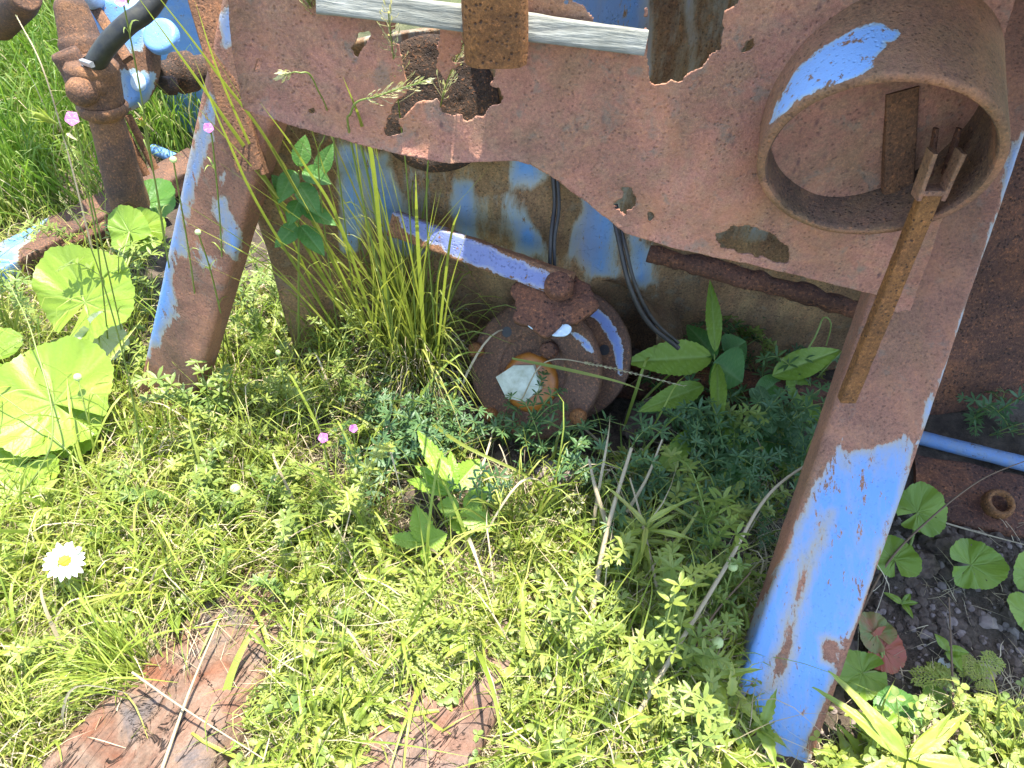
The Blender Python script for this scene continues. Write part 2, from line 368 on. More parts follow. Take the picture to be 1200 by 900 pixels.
# soil
m, nt, b, pos = newmat('soil'); M['soil'] = m
n1 = noise(nt, pos, 14, 6, .65); n2 = noise(nt, pos, 120, 6, .7); n3 = noise(nt, pos, 450, 3, .6)
c = ramp(nt, [(.3, (.055, .042, .033)), (.55, (.10, .078, .058)), (.75, (.17, .135, .10))], n1)
c = mix(nt, .8, c, ramp(nt, [(.25, (.4, .38, .36)), (.5, (1, 1, 1)), (.8, (1.7, 1.6, 1.5))], n2), 'MULTIPLY')
sx = node(nt, 'ShaderNodeSeparateXYZ'); nt.links.new(pos, sx.inputs[0])
far = mth(nt, 'SUBTRACT', mth(nt, 'MULTIPLY', sx.outputs[1], .5), 1.0, clamp=True)
c = mix(nt, far, c, ramp(nt, [(.3, (.05, .11, .02)), (.7, (.10, .17, .03))], n1))
nt.links.new(c, b.inputs['Base Color']); b.inputs['Roughness'].default_value = .95; b.inputs['Specular IOR Level'].default_value = .15
bp = node(nt, 'ShaderNodeBump'); bp.inputs['Strength'].default_value = 1; bp.inputs['Distance'].default_value = .004
nt.links.new(mth(nt, 'ADD', n2, n3), bp.inputs['Height']); nt.links.new(bp.outputs[0], b.inputs['Normal'])
# weathered wood
def woodmat(name, cols, dirv, scale=1.0, bump=.8, blue=False):
    m, nt, b, pos = newmat(name); d = nrm(dirv)
    # frame with z along grain
    a = nrm(np.cross(d, (0, 0, 1))); bb = np.cross(a, d)
    comb = node(nt, 'ShaderNodeCombineXYZ')
    for i, (vec, s) in enumerate(((a, 1), (bb, 1), (d, .09))):
        dp = node(nt, 'ShaderNodeVectorMath', operation='DOT_PRODUCT'); dp.inputs[1].default_value = vec * s
        nt.links.new(pos, dp.inputs[0]); nt.links.new(dp.outputs['Value'], comb.inputs[i])
    v = comb.outputs[0]
    g1 = noise(nt, v, 55 * scale, 7, .65, .6); g2 = noise(nt, v, 220 * scale, 5, .6); bg_ = noise(nt, pos, 16, 4, .6)
    c = ramp(nt, [(.3, cols[0]), (.5, cols[1]), (.68, cols[2])], bg_)
    c = mix(nt, .75, c, ramp(nt, [(.3, (.45, .42, .40)), (.5, (1, 1, 1)), (.75, (1.35, 1.3, 1.3))], g1), 'MULTIPLY')
    c = mix(nt, .5, c, ramp(nt, [(.3, (.5, .5, .5)), (.7, (1.3, 1.3, 1.3))], g2), 'MULTIPLY')
    crack = ramp(nt, [(.30, (1, 1, 1)), (.36, (0, 0, 0))], g1); c = mix(nt, mth(nt, 'MULTIPLY', crack, .85), c, (.03, .02, .015))
    nt.links.new(c, b.inputs['Base Color']); b.inputs['Roughness'].default_value = .8; b.inputs['Specular IOR Level'].default_value = .25
    bp = node(nt, 'ShaderNodeBump'); bp.inputs['Strength'].default_value = bump; bp.inputs['Distance'].default_value = .005
    nt.links.new(mth(nt, 'ADD', g1, mth(nt, 'MULTIPLY', g2, .3)), bp.inputs['Height']); nt.links.new(bp.outputs[0], b.inputs['Normal']); return m

def slabmat(name, cols, dirv):
    """smooth corroded slab: broad tan, grey and orange patches, few long curved cracks"""
    m, nt, b, pos = newmat(name); d = nrm(dirv); a = nrm(np.cross(d, (0, 0, 1))); bb = np.cross(a, d)
    comb = node(nt, 'ShaderNodeCombineXYZ')
    for i, (vec, s) in enumerate(((a, 1), (bb, 1), (d, .16))):
        dp = node(nt, 'ShaderNodeVectorMath', operation='DOT_PRODUCT'); dp.inputs[1].default_value = vec * s
        nt.links.new(pos, dp.inputs[0]); nt.links.new(dp.outputs['Value'], comb.inputs[i])
    v = comb.outputs[0]
    c = ramp(nt, [(.32, cols[0]), (.45, cols[1]), (.55, cols[2]), (.66, cols[3])], noise(nt, pos, 13, 7, .65, .7))
    c = mix(nt, .7, c, ramp(nt, [(.35, (.6, .58, .56)), (.6, (1.25, 1.2, 1.18))], noise(nt, v, 45, 8, .7, .3)), 'MULTIPLY')
    c = mix(nt, .7, c, ramp(nt, [(.35, (.65, .65, .65)), (.65, (1.3, 1.3, 1.3))], noise(nt, pos, 260, 6, .75)), 'MULTIPLY')
    n1 = noise(nt, v, 16, 5, .55, .9); ab = mth(nt, 'ABSOLUTE', mth(nt, 'SUBTRACT', n1, .5))
    n2 = noise(nt, pos, 17, 6, .6, 1.2); ab2 = mth(nt, 'ABSOLUTE', mth(nt, 'SUBTRACT', n2, .5))
    k1 = ramp(nt, [(.0, (1, 1, 1)), (.007, (0, 0, 0))], ab); k2 = ramp(nt, [(.0, (1, 1, 1)), (.006, (0, 0, 0))], ab2)
    k2 = mth(nt, 'MULTIPLY', k2, ramp(nt, [(.5, (0, 0, 0)), (.56, (1, 1, 1))], noise(nt, pos, 9, 3, .5)))
    k = mth(nt, 'MAXIMUM', k1, k2); c = mix(nt, mth(nt, 'MULTIPLY', k, .85), c, (.025, .016, .012))
    nt.links.new(c, b.inputs['Base Color']); b.inputs['Roughness'].default_value = .75; b.inputs['Specular IOR Level'].default_value = .3
    bp = node(nt, 'ShaderNodeBump'); bp.inputs['Strength'].default_value = 1; bp.inputs['Distance'].default_value = .004
    h = mth(nt, 'ADD', noise(nt, v, 45, 8, .7, .3), mth(nt, 'MULTIPLY', k, -1.5)); h = mth(nt, 'ADD', h, mth(nt, 'MULTIPLY', noise(nt, pos, 260, 5, .7), .35))
    nt.links.new(h, bp.inputs['Height']); nt.links.new(bp.outputs[0], b.inputs['Normal']); return m
# ------------------------------------------------------------------ ground
def ground_h(x, y):
    V = np.stack([x, y, np.zeros_like(x)], -1)
    h = .012 * fbm(V, 5, 3, 3) + .007 * fbm(V, 30, 9, 3)
    cl = fbm(V, 55, 21, 3); h = h + .006 * np.clip(cl, 0, 1)
    h = h - .03 * np.exp(-(((x - .12) / .28) ** 2 + ((y - 1.0) / .18) ** 2))
    return h
def axis_pts(lo, hi, step, far, g=1.35):
    a = list(np.arange(lo, hi + 1e-6, step)); s = step
    while a[-1] < far: s *= g; a.append(a[-1] + s)
    s = step
    while a[0] > -far: s *= g; a.insert(0, a[0] - s)
    return np.array(a)
xs = axis_pts(-1.3, 1.4, .009, 60); ys = axis_pts(.1, 1.7, .009, 60)
X, Y = np.meshgrid(xs, ys); Z = ground_h(X, Y)
nx, ny = len(xs), len(ys)
i = np.arange(ny - 1)[:, None] * nx; j = np.arange(nx - 1)[None, :]
g = Geo(); g.add(np.stack([X, Y, Z], -1), np.stack([i + j, i + j + 1, i + nx + j + 1, i + nx + j], -1).reshape(-1, 4))
struct(mk('ground', g, M['soil']))

# ------------------------------------------------------------------ derelict machine
def sheet(outline, holes, posf, u0, u1, v0, v1, step, jag=2.0, thick=.004, seed=0, back=(0, 1, 0)):
    """sheet over (u,v); outline and holes are photo-traced outlines on the sheet; posf(u,v)->(n,3)"""
    us = np.arange(u0, u1, step); vs = np.arange(v0, v1, step); U, W = np.meshgrid(us, vs)
    u = U.ravel(); v = W.ravel()
    def F(u, v):
        V = posf(u, v); px, py = proj(V)
        d = sdf(px, py, outline) + jag * .5 * fbm(V, 60, seed + 5, 3)
        for hi_, h in enumerate(holes): d = np.maximum(d, -(sdf(px, py, h) - (3.5 if hi_ < 4 else 0) + jag * fbm(V, 130, seed, 4) * 1.6))
        return d
    d = F(u, v); e = step * .25
    gu = (F(u + e, v) - d) / e; gv = (F(u, v + e) - d) / e; gn = gu ** 2 + gv ** 2 + 1e-9
    lim = step * .95
    mu = np.clip(-d * gu / gn, -lim, lim); mv = np.clip(-d * gv / gn, -lim, lim)
    nxx = len(us); ny_ = len(vs)
    ii = np.arange(ny_ - 1)[:, None] * nxx; jj = np.arange(nxx - 1)[None, :]
    Q = np.stack([ii + jj, ii + jj + 1, ii + nxx + jj + 1, ii + nxx + jj], -1).reshape(-1, 4)
    ins = d < 0; keep = ins[Q].sum(1) >= 2
    Q = Q[keep]; used = np.zeros(len(u), bool); used[Q.ravel()] = True
    mvm = used & ~ins; u = u + np.where(mvm, mu, 0); v = v + np.where(mvm, mv, 0)
    idx = -np.ones(len(u), int); idx[used] = np.arange(used.sum()); Q = idx[Q]; V = posf(u, v)[used]
    n = len(V); bk = np.asarray(nrm(back)) * thick
    # boundary edges
    E = np.concatenate([Q[:, [0, 1]], Q[:, [1, 2]], Q[:, [2, 3]], Q[:, [3, 0]]])
    key = np.sort(E, 1); key = key[:, 0] * n + key[:, 1]; _, inv, cnt = np.unique(key, return_inverse=True, return_counts=True)
    B = E[cnt[inv] == 1]
    sides = np.stack([B[:, 1], B[:, 0], B[:, 0] + n, B[:, 1] + n], -1)
    Qa = np.concatenate([Q, Q[:, ::-1] + n, sides])
    g = Geo(); g.add(np.vstack([V, V + bk]), Qa); return g

mach = thing('derelict_machine', 'rusted blue machine carcass with torn steel side panel and two slanting legs', 'machine', (0.1, 1.0, 0))
TL = .03
def panel_pos(x, z, off=0.0):
    y = .754 + TL * (z - .406) + off
    V = np.stack([x, y, z], -1); px, py = proj(V)
    b = .010 * fbm(V, 3.2, 2, 2) + .003 * fbm(V, 14, 5, 3)
    # rolled lower edge on the left, dents beside the tears
    d = sdf(px, py, PANEL)
    b = b - .014 * np.exp(-np.clip(-d, 0, None) / 9.0) * np.where(px < 620, 1, .35)
    b = b + .012 * np.exp(-((px - 540) / 60) ** 2 - ((py - 100) / 45) ** 2) - .012 * np.exp(-((px - 640) / 40) ** 2 - ((py - 210) / 50) ** 2)
    V[:, 1] += b; return V
PANEL = [(262, -60), (272, 60), (285, 128), (340, 147), (400, 163), (440, 174), (490, 186), (530, 191), (605, 188), (622, 193), (650, 210), (690, 240), (730, 272), (790, 291), (850, 304), (920, 319), (980, 334), (1030, 347), (1042, 364), (1066, 369), (1074, 342), (1084, 317), (1110, 240), (1150, 130), (1190, 0), (1260, -200), (1500, -500), (200, -500)]
z2 = lambda L: [(x / 3 + 400, y / 3) for x, y in L]
z3 = lambda L: [(x / 3 + 800, y / 3) for x, y in L]
z1 = lambda L: [(x / 3, y / 3) for x, y in L]
HOLES = [
 z2([(205, 80), (240, 75), (300, 90), (330, 110), (335, 140), (320, 165), (330, 190), (325, 240), (345, 290), (370, 300), (395, 250), (430, 235), (480, 235), (520, 215), (535, 250), (530, 280), (515, 300), (550, 320), (555, 345), (545, 360), (520, 360), (500, 385), (495, 400), (470, 400), (440, 420), (430, 395), (360, 390), (355, 350), (340, 335), (290, 345), (250, 355), (220, 390), (205, 405), (185, 390), (200, 370), (240, 330), (235, 270), (225, 220), (210, 150), (180, 140)]),
 z2([(172, 418), (185, 415), (205, 462), (180, 468), (160, 465)]), z2([(50, 188), (40, 170), (60, 150), (65, 125), (92, 118), (75, 142), (60, 165)]),
 z2([(400, 220), (425, 190), (445, 150), (440, 195), (420, 205)]), z2([(360, 140), (375, 145), (372, 175), (362, 170)]),
 z2([(990, 663), (1020, 663), (1042, 700), (1025, 740), (990, 755), (963, 735), (965, 710), (987, 700)]), z2([(1073, 745), (1095, 745), (1097, 768), (1080, 782)]),
 z1([(905, 203), (919, 215), (897, 282), (886, 287)]), z1([(1085, 392), (1105, 378), (1100, 392), (1088, 400)]),
 [(840, 275), (858, 265), (885, 265), (900, 271), (912, 281), (922, 289), (928, 308), (912, 309), (895, 301), (868, 298), (845, 290)],
 z3([(208, 182), (222, 145), (245, 138), (252, 165), (218, 185)]),
 [(757, -60), (758, 30), (760, 96), (768, 99), (779, 96), (800, 97), (806, 86), (822, 80), (832, 64), (846, 58), (847, 30), (850, 12), (866, 4), (880, -60)],
 [(652, 11), (668, 3), (684, 7), (702, 30), (757, 37), (757, -40), (720, -60), (690, -20), (670, -3)],
 [(420, -30), (424, 6), (470, 8), (520, 12), (543, 6), (545, -40)],
]
g = sheet(PANEL, HOLES, lambda u, v: panel_pos(u, v), -.36, .72, .33, .87, .0021, 3.0, .0035, 1, (0, 1, -.3))
mk('side_panel', g, M['panel'], mach)

# right leg: box section, right-hand flank hidden, left flank seen as a thin dark strip
def legbeam(name, pa, ta, pb, tb, w, d, turn, polys, soft, mat, extra=None, base=0.0):
    a = P(*pa, ta); b = P(*pb, tb); ax = nrm(b - a)
    view = nrm((a + b) / 2 - CAM); n = -view + turn * RT; n = nrm(n - ax * (n @ ax)); wd = np.cross(ax, n)
    if wd[0] < 0: wd = -wd
    c0 = a - n * d / 2; c1 = b - n * d / 2
    g = Geo(); beam(g, c0, c1, wd, w, d, .008, .005, disp=.0012, dscale=25, seed=4)
    setpaint(g, polys, soft, base, extra); return mk(name, g, mat, mach, label=None), (a, b, ax, n, wd)
LP = [
 [(1200, 150), (1184, 180), (1172, 235), (1160, 262), (1155, 290), (1143, 330), (1122, 385), (1106, 430), (1092, 475), (1120, 470), (1150, 378), (1185, 300), (1230, 190)],
 [(1092, 463), (1084, 470), (1080, 500), (1086, 505), (1100, 470)],
 [(1002, 480), (985, 500), (975, 515), (962, 545), (940, 600), (918, 650), (900, 690), (872, 745), (856, 790), (875, 850), (890, 900), (950, 900), (965, 840), (985, 790), (1005, 740), (1030, 660), (1048, 610), (1068, 560), (1082, 520), (1060, 490), (1040, 510), (1010, 520), (995, 520), (1000, 480)],
 [(1076, 525), (1060, 540), (1050, 570), (1035, 620), (1030, 650), (1045, 620), (1058, 580)],
 [(1020, 680), (1010, 730), (985, 790), (970, 830), (965, 800), (990, 730), (1005, 690)],
]
def lx(V, p):
    px, py = proj(V)
    q = sdf(px, py, [(968, 600), (945, 640), (925, 700), (910, 760), (895, 810), (912, 810), (930, 770), (945, 700), (970, 620), (978, 600)])
    p = p - np.clip(.5 - q / 22, 0, 1) * .60 - np.clip((565 - py) / 130, 0, .6) * (px < 1075)
    for r in ([(1037, 660), (1015, 705), (1000, 740), (985, 790), (958, 850), (940, 880), (950, 880), (970, 830), (998, 765), (1025, 690)], [(963, 745), (985, 752), (978, 780), (960, 775)], [(860, 830), (885, 835), (915, 890), (860, 900)]):
        p = p - np.clip(.5 - sdf(px, py, r) / 14, 0, 1) * .62
    return p
leg1, (LA, LB, LAX, LN, LW) = legbeam('leg', (866, 975), 1.037, (1227, -90), 1.0, .119, .065, .30, LP, 15, M['leg'], lx)
LPL = [z1([(840, -30), (885, -30), (852, 100), (820, 152), (780, 184), (770, 60)]), z1([(745, 320), (765, 380), (750, 440), (722, 570), (700, 640), (670, 700), (655, 760), (655, 900), (560, 900), (640, 620), (700, 420)]),
 z1([(755, 690), (790, 700), (800, 740), (840, 800), (850, 880), (830, 920), (790, 880), (770, 800), (745, 740)]), z1([(770, 620), (790, 610), (780, 660)]),
 [(188, 300), (208, 300), (205, 335), (205, 370), (188, 400), (172, 425), (152, 425), (175, 350)], [(225, 280), (250, 300), (262, 320), (235, 310)]]
leg2, _ = legbeam('leg', (190, 475), 1.40, (325, -70), .86,   .102, .055, -.42, LPL, 16, M['leg'], None)
# rust flap at the foot of the right leg
g = Geo(); beam(g, P(835, 905, 1.015), P(885, 845, 1.03), LW, .055, .004, .002, .006, disp=.004, dscale=30, seed=8); mk('foot_flap', g, M['brown'], mach)
# angle iron brace by left leg
g = Geo(); a = P(226, -40, .93); b = P(292, 200, 1.02); n = nrm(np.cross(nrm(b - a), RT))
beam(g, a, b, RT, .034, .006, .002, .005, disp=.0008, seed=3); beam(g, a + RT * .017 - FW * -.014, b + RT * .017 + FW * .014, FW, .03, .006, .002, .005, disp=.001, seed=5)
mk('angle_brace', g, M['brown'], mach)

# pipe collar
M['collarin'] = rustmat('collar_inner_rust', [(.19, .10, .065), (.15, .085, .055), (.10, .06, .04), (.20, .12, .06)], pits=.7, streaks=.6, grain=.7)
ca = nrm((.21, .925, .29)); cc = P(1026, 192, .776); r0 = .1145; ln = .16
g = Geo(); lathe(g, [(r0 - .010, ln), (r0 - .010, .001), (r0 - .008, -.0015), (r0 - .001, -.0012), (r0 + .0005, .001), (r0 + .0005, ln)], cc, ca, 150, res=.004)
V = np.concatenate(g.V); dd = V - cc; dd -= (dd @ ca)[:, None] * ca; dd /= np.linalg.norm(dd, axis=1)[:, None]
g.V = [V + dd * (.0012 * fbm(V, 22, 6, 4))[:, None]]
CP = z3([(305, 440), (340, 340), (400, 250), (470, 180), (560, 120), (640, 88), (700, 84), (762, 108), (757, 137), (700, 152), (712, 165), (682, 200), (672, 235), (620, 268), (560, 292), (480, 315), (400, 355), (350, 400)])
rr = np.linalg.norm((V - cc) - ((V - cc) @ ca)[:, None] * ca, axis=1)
def cx(V, p): return np.where(rr > r0 - .0008, p, 0)
setpaint(g, [CP], 9, 0, cx)
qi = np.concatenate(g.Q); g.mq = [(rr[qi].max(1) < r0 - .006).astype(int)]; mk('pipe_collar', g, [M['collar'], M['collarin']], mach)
# web plate inside collar and strut above it
g = Geo(); a = P(1056, 104, .80); b = P(1052, 210, .865); beam(g, a, b + (b - a) * .12, RT, .033, .012, .002, .005, disp=.001); mk('collar_web', g, M['brown'], mach)
g = Geo(); lathe(g, [(.001, 0), (.042, 0), (.042, .5)], P(1098, 40, .80), nrm((.02, .35, 1)), 60, res=.008); mk('strut_tube', g, M['collar'], mach)
# post standing on panel
g = Geo(); beam(g, P(581, 70, .735), P(577, -160, .62), RT, .060, .040, .016, .004, disp=.0015, dscale=40, seed=12); mk('rusty_post', g, M['orange'], mach)

# housing behind: undulating drum wall under the panel
def housing_pos(x, z):
    y = 1.09 - .02 * np.sin(x * 14 + 1.0) - .03 * np.abs(np.sin(x * 6.2 + .4)) + .012 * fbm(np.stack([x, x * 0, z], -1), 9, 4, 3) - .04 * np.clip(.07 - z, 0, .1) / .1 - .04 * np.clip(x - .3, 0, .5)
    return np.stack([x, y, z], -1)
HP = [(410, 170), (455, 180), (480, 240), (500, 300), (470, 300), (430, 250)], [(595, 150), (640, 160), (640, 220), (638, 300), (600, 300), (590, 230)], [(672, 200), (725, 250), (722, 330), (690, 330), (665, 300)], [(530, 210), (560, 210), (560, 290), (530, 300)], [(735, 270), (765, 290), (770, 380), (740, 370)]
HP2 = [(395, 170), (420, 170), (430, 240), (420, 300), (400, 300)], [(655, -200), (752, -200), (765, 90), (655, 90)], [(800, -200), (815, -200), (815, 90), (806, 90)], [(860, 350), (900, 340), (905, 372), (870, 380)]
HX = [[(600, 225), (615, 212), (645, 225), (672, 220), (680, 245), (662, 262), (655, 290), (640, 270), (618, 262)], [(790, 290), (1200, 300), (1200, 460), (800, 460), (775, 380)], [(560, 180), (596, 180), (590, 215), (565, 220)], [(700, 330), (760, 340), (760, 460), (680, 460)], [(220, 100), (375, 150), (395, 440), (220, 440)], [(220, 290), (600, 320), (600, 460), (220, 460)]]
g = sheet([(-2000, -3000), (4000, -3000), (4000, 3000), (-2000, 3000)], [], housing_pos, -.42, .75, -.02, .90, .006, 0, .01, 3)
def hx(V, p):
    px, py = proj(V); p = np.maximum(p, .42)
    for q in HX: p = p - np.clip(.5 - sdf(px, py, q) / 24, 0, 1) * .7
    return p
g.pa = []
V_ = np.concatenate(g.V); V_[:, 2] = np.where(V_[:, 2] > .3, .3 + (V_[:, 2] - .3) * np.interp(V_[:, 0], [-.42, -.1, .1, .3], [.5, .55, .95, 1.0]), V_[:, 2]); g.V = [V_]
setpaint(g, list(HP) + list(HP2), 20, 0.0, hx); mk('housing', g, M['housing'], mach)
# flaky drum end hanging just behind the panel edge
g = Geo(); lathe(g, [(.001, -.002), (.085, 0), (.096, .006), (.096, .10)], P(508, 125, 1.12), nrm((.05, .8, -.3)), 90, res=.004)
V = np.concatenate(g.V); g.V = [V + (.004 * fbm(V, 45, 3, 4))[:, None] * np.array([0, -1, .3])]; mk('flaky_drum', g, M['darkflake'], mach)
# added plate overhead, out of view, outlined to cast shade on machine and ground
g = Geo(); dp = [(.02, 1.03), (.11, .94), (.26, .88), (.28, .62), (.36, .46), (.53, .42), (.59, .52), (.8, .52), (1.4, .47), (1.4, 1.4), (.02, 1.4)]; c_ = np.array(dp + dp); nn_ = len(dp)
from mathutils.geometry import tessellate_polygon
TRI = [t_ if np.cross(np.subtract(dp[t_[1]], dp[t_[0]]), np.subtract(dp[t_[2]], dp[t_[0]])) > 0 else t_[::-1] for t_ in tessellate_polygon([[Vector((*q, 0)) for q in dp]])]
Vd = np.c_[c_, np.r_[np.full(nn_, .93), np.full(nn_, .945)]]
g.add(Vd, [(k, (k + 1) % nn_, nn_ + (k + 1) % nn_, nn_ + k) for k in range(nn_)], [t_[::-1] for t_ in TRI] + [tuple(q + nn_ for q in t_) for t_ in TRI])
mk('shade_plate', g, M['brown'], mach, smooth=False)
# thick crusted sill along housing on the right
for a, b, w_, d_, nm, mt in ((P(760, 296, 1.23), P(1090, 392, 1.20), .028, .03, 'crusted_flange', 'flake'),):
    g = Geo(); beam(g, a, b, (0, .2, 1), w_, d_, .012, .006, disp=.009, dscale=40, seed=5, bend=(0, .01, 0)); mk(nm, g, M[mt], mach)
# slabs to the right of the leg
g = Geo(); beam(g, P(1060, 330, 1.30), P(1400, 262, 1.25), (0, .30, 1), .58, .03, .01, .008, disp=.006, dscale=16, seed=7); mk('rear_plate', g, M['flake'], mach)
# base rail under the housing
g = Geo(); beam(g, P(700, 440, 1.50), P(1010, 470, 1.36), (0, .3, 1), .06, .05, .01, .006, disp=.008, dscale=25, seed=10); mk('base_rail', g, M['flake'], mach)
# cables hanging on the housing
for pts, r_ in (([P(648, 205, 1.20), P(650, 240, 1.215), P(646, 275, 1.22), P(644, 320, 1.24)], .0035), ([P(653, 205, 1.20), P(655, 245, 1.21), P(650, 280, 1.22), P(650, 320, 1.24)], .003), ([P(716, 240, 1.20), P(724, 275, 1.18), P(738, 335, 1.20), P(760, 378, 1.24), P(795, 408, 1.28)], .004), ([P(722, 240, 1.20), P(732, 285, 1.18), P(745, 335, 1.20), P(766, 375, 1.24), P(795, 402, 1.28)], .003)):
    g = Geo(); tube(g, catmull(pts, 30), r_, 8); mk('cable', g, M['cable'], mach)

# fork bar through the collar
fk = thing('forked_bar', 'ochre rusty bar with forked end slanting through the round pipe collar', 'metal bar', P(985, 465, .955))
g = Geo(); a = P(992, 468, .985); b = P(1090, 225, .80); n = nrm(np.cross(b - a, RT)); beam(g, a, b, RT, .0205, .015, .002, .003, disp=.0007, dscale=80, seed=2); mk('bar', g, M['orange'], fk)
ax = nrm(b - a)
for s in (-1, 1):
    g = Geo(); beam(g, b + RT * s * .0125 - ax * .006, b + RT * s * .0145 + ax * .045 , RT, .005, .018, .0015, .003, disp=.0006, dscale=80, seed=3 + s); mk('prong', g, M['collar'], fk)
    g = Geo(); beam(g, P(1088 if s < 0 else 1108, 205, .825), P(1097 if s < 0 else 1124, 150, .80), RT, .006, .012, .0015, .003, taper=(1, .6)); mk('rear_prong', g, M['flake'], fk)
g = Geo(); beam(g, b + ax * .002 - RT * .012, b + ax * .002 + RT * .012, ax, .006, .018, .0015, .003); mk('cross_piece', g, M['collar'], fk)

# weathered board on the panel
a = P(372, -2, .712); b = P(756, 50, .742)
M['board'] = woodmat('weathered_board', [(.19, .19, .15), (.28, .28, .23), (.38, .38, .33)], b - a, 1.3)
g = Geo(); beam(g, a, b, (0, .3, 1), .024, .014, .0025, .004, disp=.0016, dscale=30, seed=2)
o = mk('weathered_board', g, M['board']); tag(o, 'peeling whitish weathered board lying along the rusted panel behind the post', 'board')

# ------------------------------------------------------------------ hub valve assembly
hub = thing('flange_hub', 'rusty bolted double flange hub in the weeds below the blue lever', 'flange', G(640, 480))
hn = nrm((-.42, -.62, .62)); hc = P(624, 434, 1.335)
def roughen(g, amp, sc, seed=1):
    V = np.concatenate(g.V); g.V = [V + np.stack([fbm(V, sc, seed, 3), fbm(V, sc, seed + 3, 3), fbm(V, sc, seed + 6, 3)], -1) * amp]; return g
rf = .122
g = Geo(); lathe(g, [(.001, .004), (.030, .004), (.034, -.004), (.060, -.006), (.066, .002), (rf - .004, .002), (rf, -.002), (rf, -.020), (.03, -.022)], hc, hn, 110, res=.005)
roughen(g, .0035, 32)
hr = np.cross(hn, (0, 0, 1)); hr = nrm(hr); hu = np.cross(hr, hn)
if hr[0] < 0: hr = -hr
def hubp(px, py, off=0.0):
    d = ray(px, py); t = ((hc + hn * off - CAM) @ hn) / (d @ hn); return CAM + t * d
def hp(V, p):
    px, py = proj(V); return p
setpaint(g, [[(668, 388), (685, 395), (697, 415), (690, 412), (678, 400)]], 7); mk('front_flange', g, M['hub'], hub)
bc = hubp(662, 415, -.065)
g = Geo(); lathe(g, [(.001, .002), (.105, .002), (.115, 0), (.119, -.003), (.119, -.016), (.03, -.018)], bc, hn, 110, res=.005); roughen(g, .0012, 40, 3)
setpaint(g, [[(682, 350), (705, 365), (722, 385), (732, 410), (728, 440), (722, 430), (716, 400), (700, 378), (682, 362)]], 6); mk('rear_flange', g, M['hub'], hub)
g = Geo(); lathe(g, [(.06, .0), (.055, -.04), (.07, -.10)], hubp(645, 435, -.01), hn, 60, res=.006); roughen(g, .001, 40, 3); mk('neck', g, M['hub'], hub)
g = Geo(); lathe(g, [(.10, 0), (.09, -.09), (.11, -.16)], hubp(705, 395, -.10), hn, 60, res=.008); roughen(g, .003, 30, 3); mk('barrel', g, M['housing'], hub)
for (bx, by, br) in ((560, 410, .0135), (645, 410, .0150), (679, 488, .0135), (577, 486, .013)):
    g = Geo(); lathe(g, [(.0005, .017), (br * .7, .017), (br * .97, .013), (br, .009), (br * 1.02, -.002)], hubp(bx, by, 0), hn, 22, res=.004); roughen(g, .001, 90, int(bx)); mk('bolt', g, M['orange'] if bx != 645 else M['flake'], hub)
for (bx, by, o_) in ((595, 389, 0), (709, 410, -.063)):
    g = Geo(); c_ = hubp(bx, by, o_); lathe(g, [(.0005, .0035), (.0095, .0038)], c_, hn, 20); mk('dark_hole_disc', g, M['cable'], hub)  # dark disc stands in for the shaded depth of the hole
# hex nut: bleached hexagon with an amber rust collar
hxc = hubp(620, 450, .0); g = Geo(); lathe(g, [(.0005, .011), (.040, .011), (.047, .009), (.052, .003), (.052, -.004)], hubp(621, 448, 0), hn, 40, res=.004)
roughen(g, .001, 60, 8); cap_ = mk('rust_boss', g, M['hexorange'], hub)
g = Geo(); th = R(12)
pts = []
for k in range(6): a_ = th + k * math.pi / 3; pts.append(hubp(613, 448, 0) + .041 * (1 + .2 * math.sin(k * 2.3 + .5)) * (math.cos(a_) * hr + math.sin(a_) * hu))
pts = np.array(pts); top = pts * .94 + pts.mean(0) * .06 + hn * .018; ctr_ = top.mean(0) + hn * .002; tin = ctr_ + (top - top.mean(0)) * .55
g.add(np.vstack([pts, top, tin, ctr_]), [(k, (k + 1) % 6, 6 + (k + 1) % 6, 6 + k) for k in range(6)] + [(6 + k, 6 + (k + 1) % 6, 12 + (k + 1) % 6, 12 + k) for k in range(6)], [(12 + k, 12 + (k + 1) % 6, 18) for k in range(6)])
mk('hex_cap', g, M['hexwhite'], hub, smooth=False)

# lever and corroded cam plate
lev = thing('lever_handle', 'flaking violet blue lever bar ending in a corroded half round plate', 'lever', P(650, 335, 1.23))
a = P(462, 262, 1.27); b = P(668, 335, 1.20)
M['lever'] = rustmat('lever_paint', [(.24, .13, .07), (.20, .10, .05), (.26, .15, .09), (.16, .08, .04)], paint=(.14, .17, .34), fade=(.30, .30, .34), pits=.5, bump=1.0, pnoise=.75, pscale=30)
g = Geo(); beam(g, a, b, (.2, .5, .85), .040, .034, .004, .0035, disp=.0025, dscale=45, seed=6)
setpaint(g, [[(450, 240), (540, 275), (620, 310), (700, 340), (650, 345), (590, 325), (480, 275)]], 10, .1); mk('bar', g, M['lever'], lev)
pn_ = nrm((-.1, -.42, .9)); pc_ = P(648, 352, 1.20); e1 = nrm(np.cross(pn_, (0, 1, 0))); e2 = np.cross(pn_, e1)
if e1[0] < 0: e1 = -e1
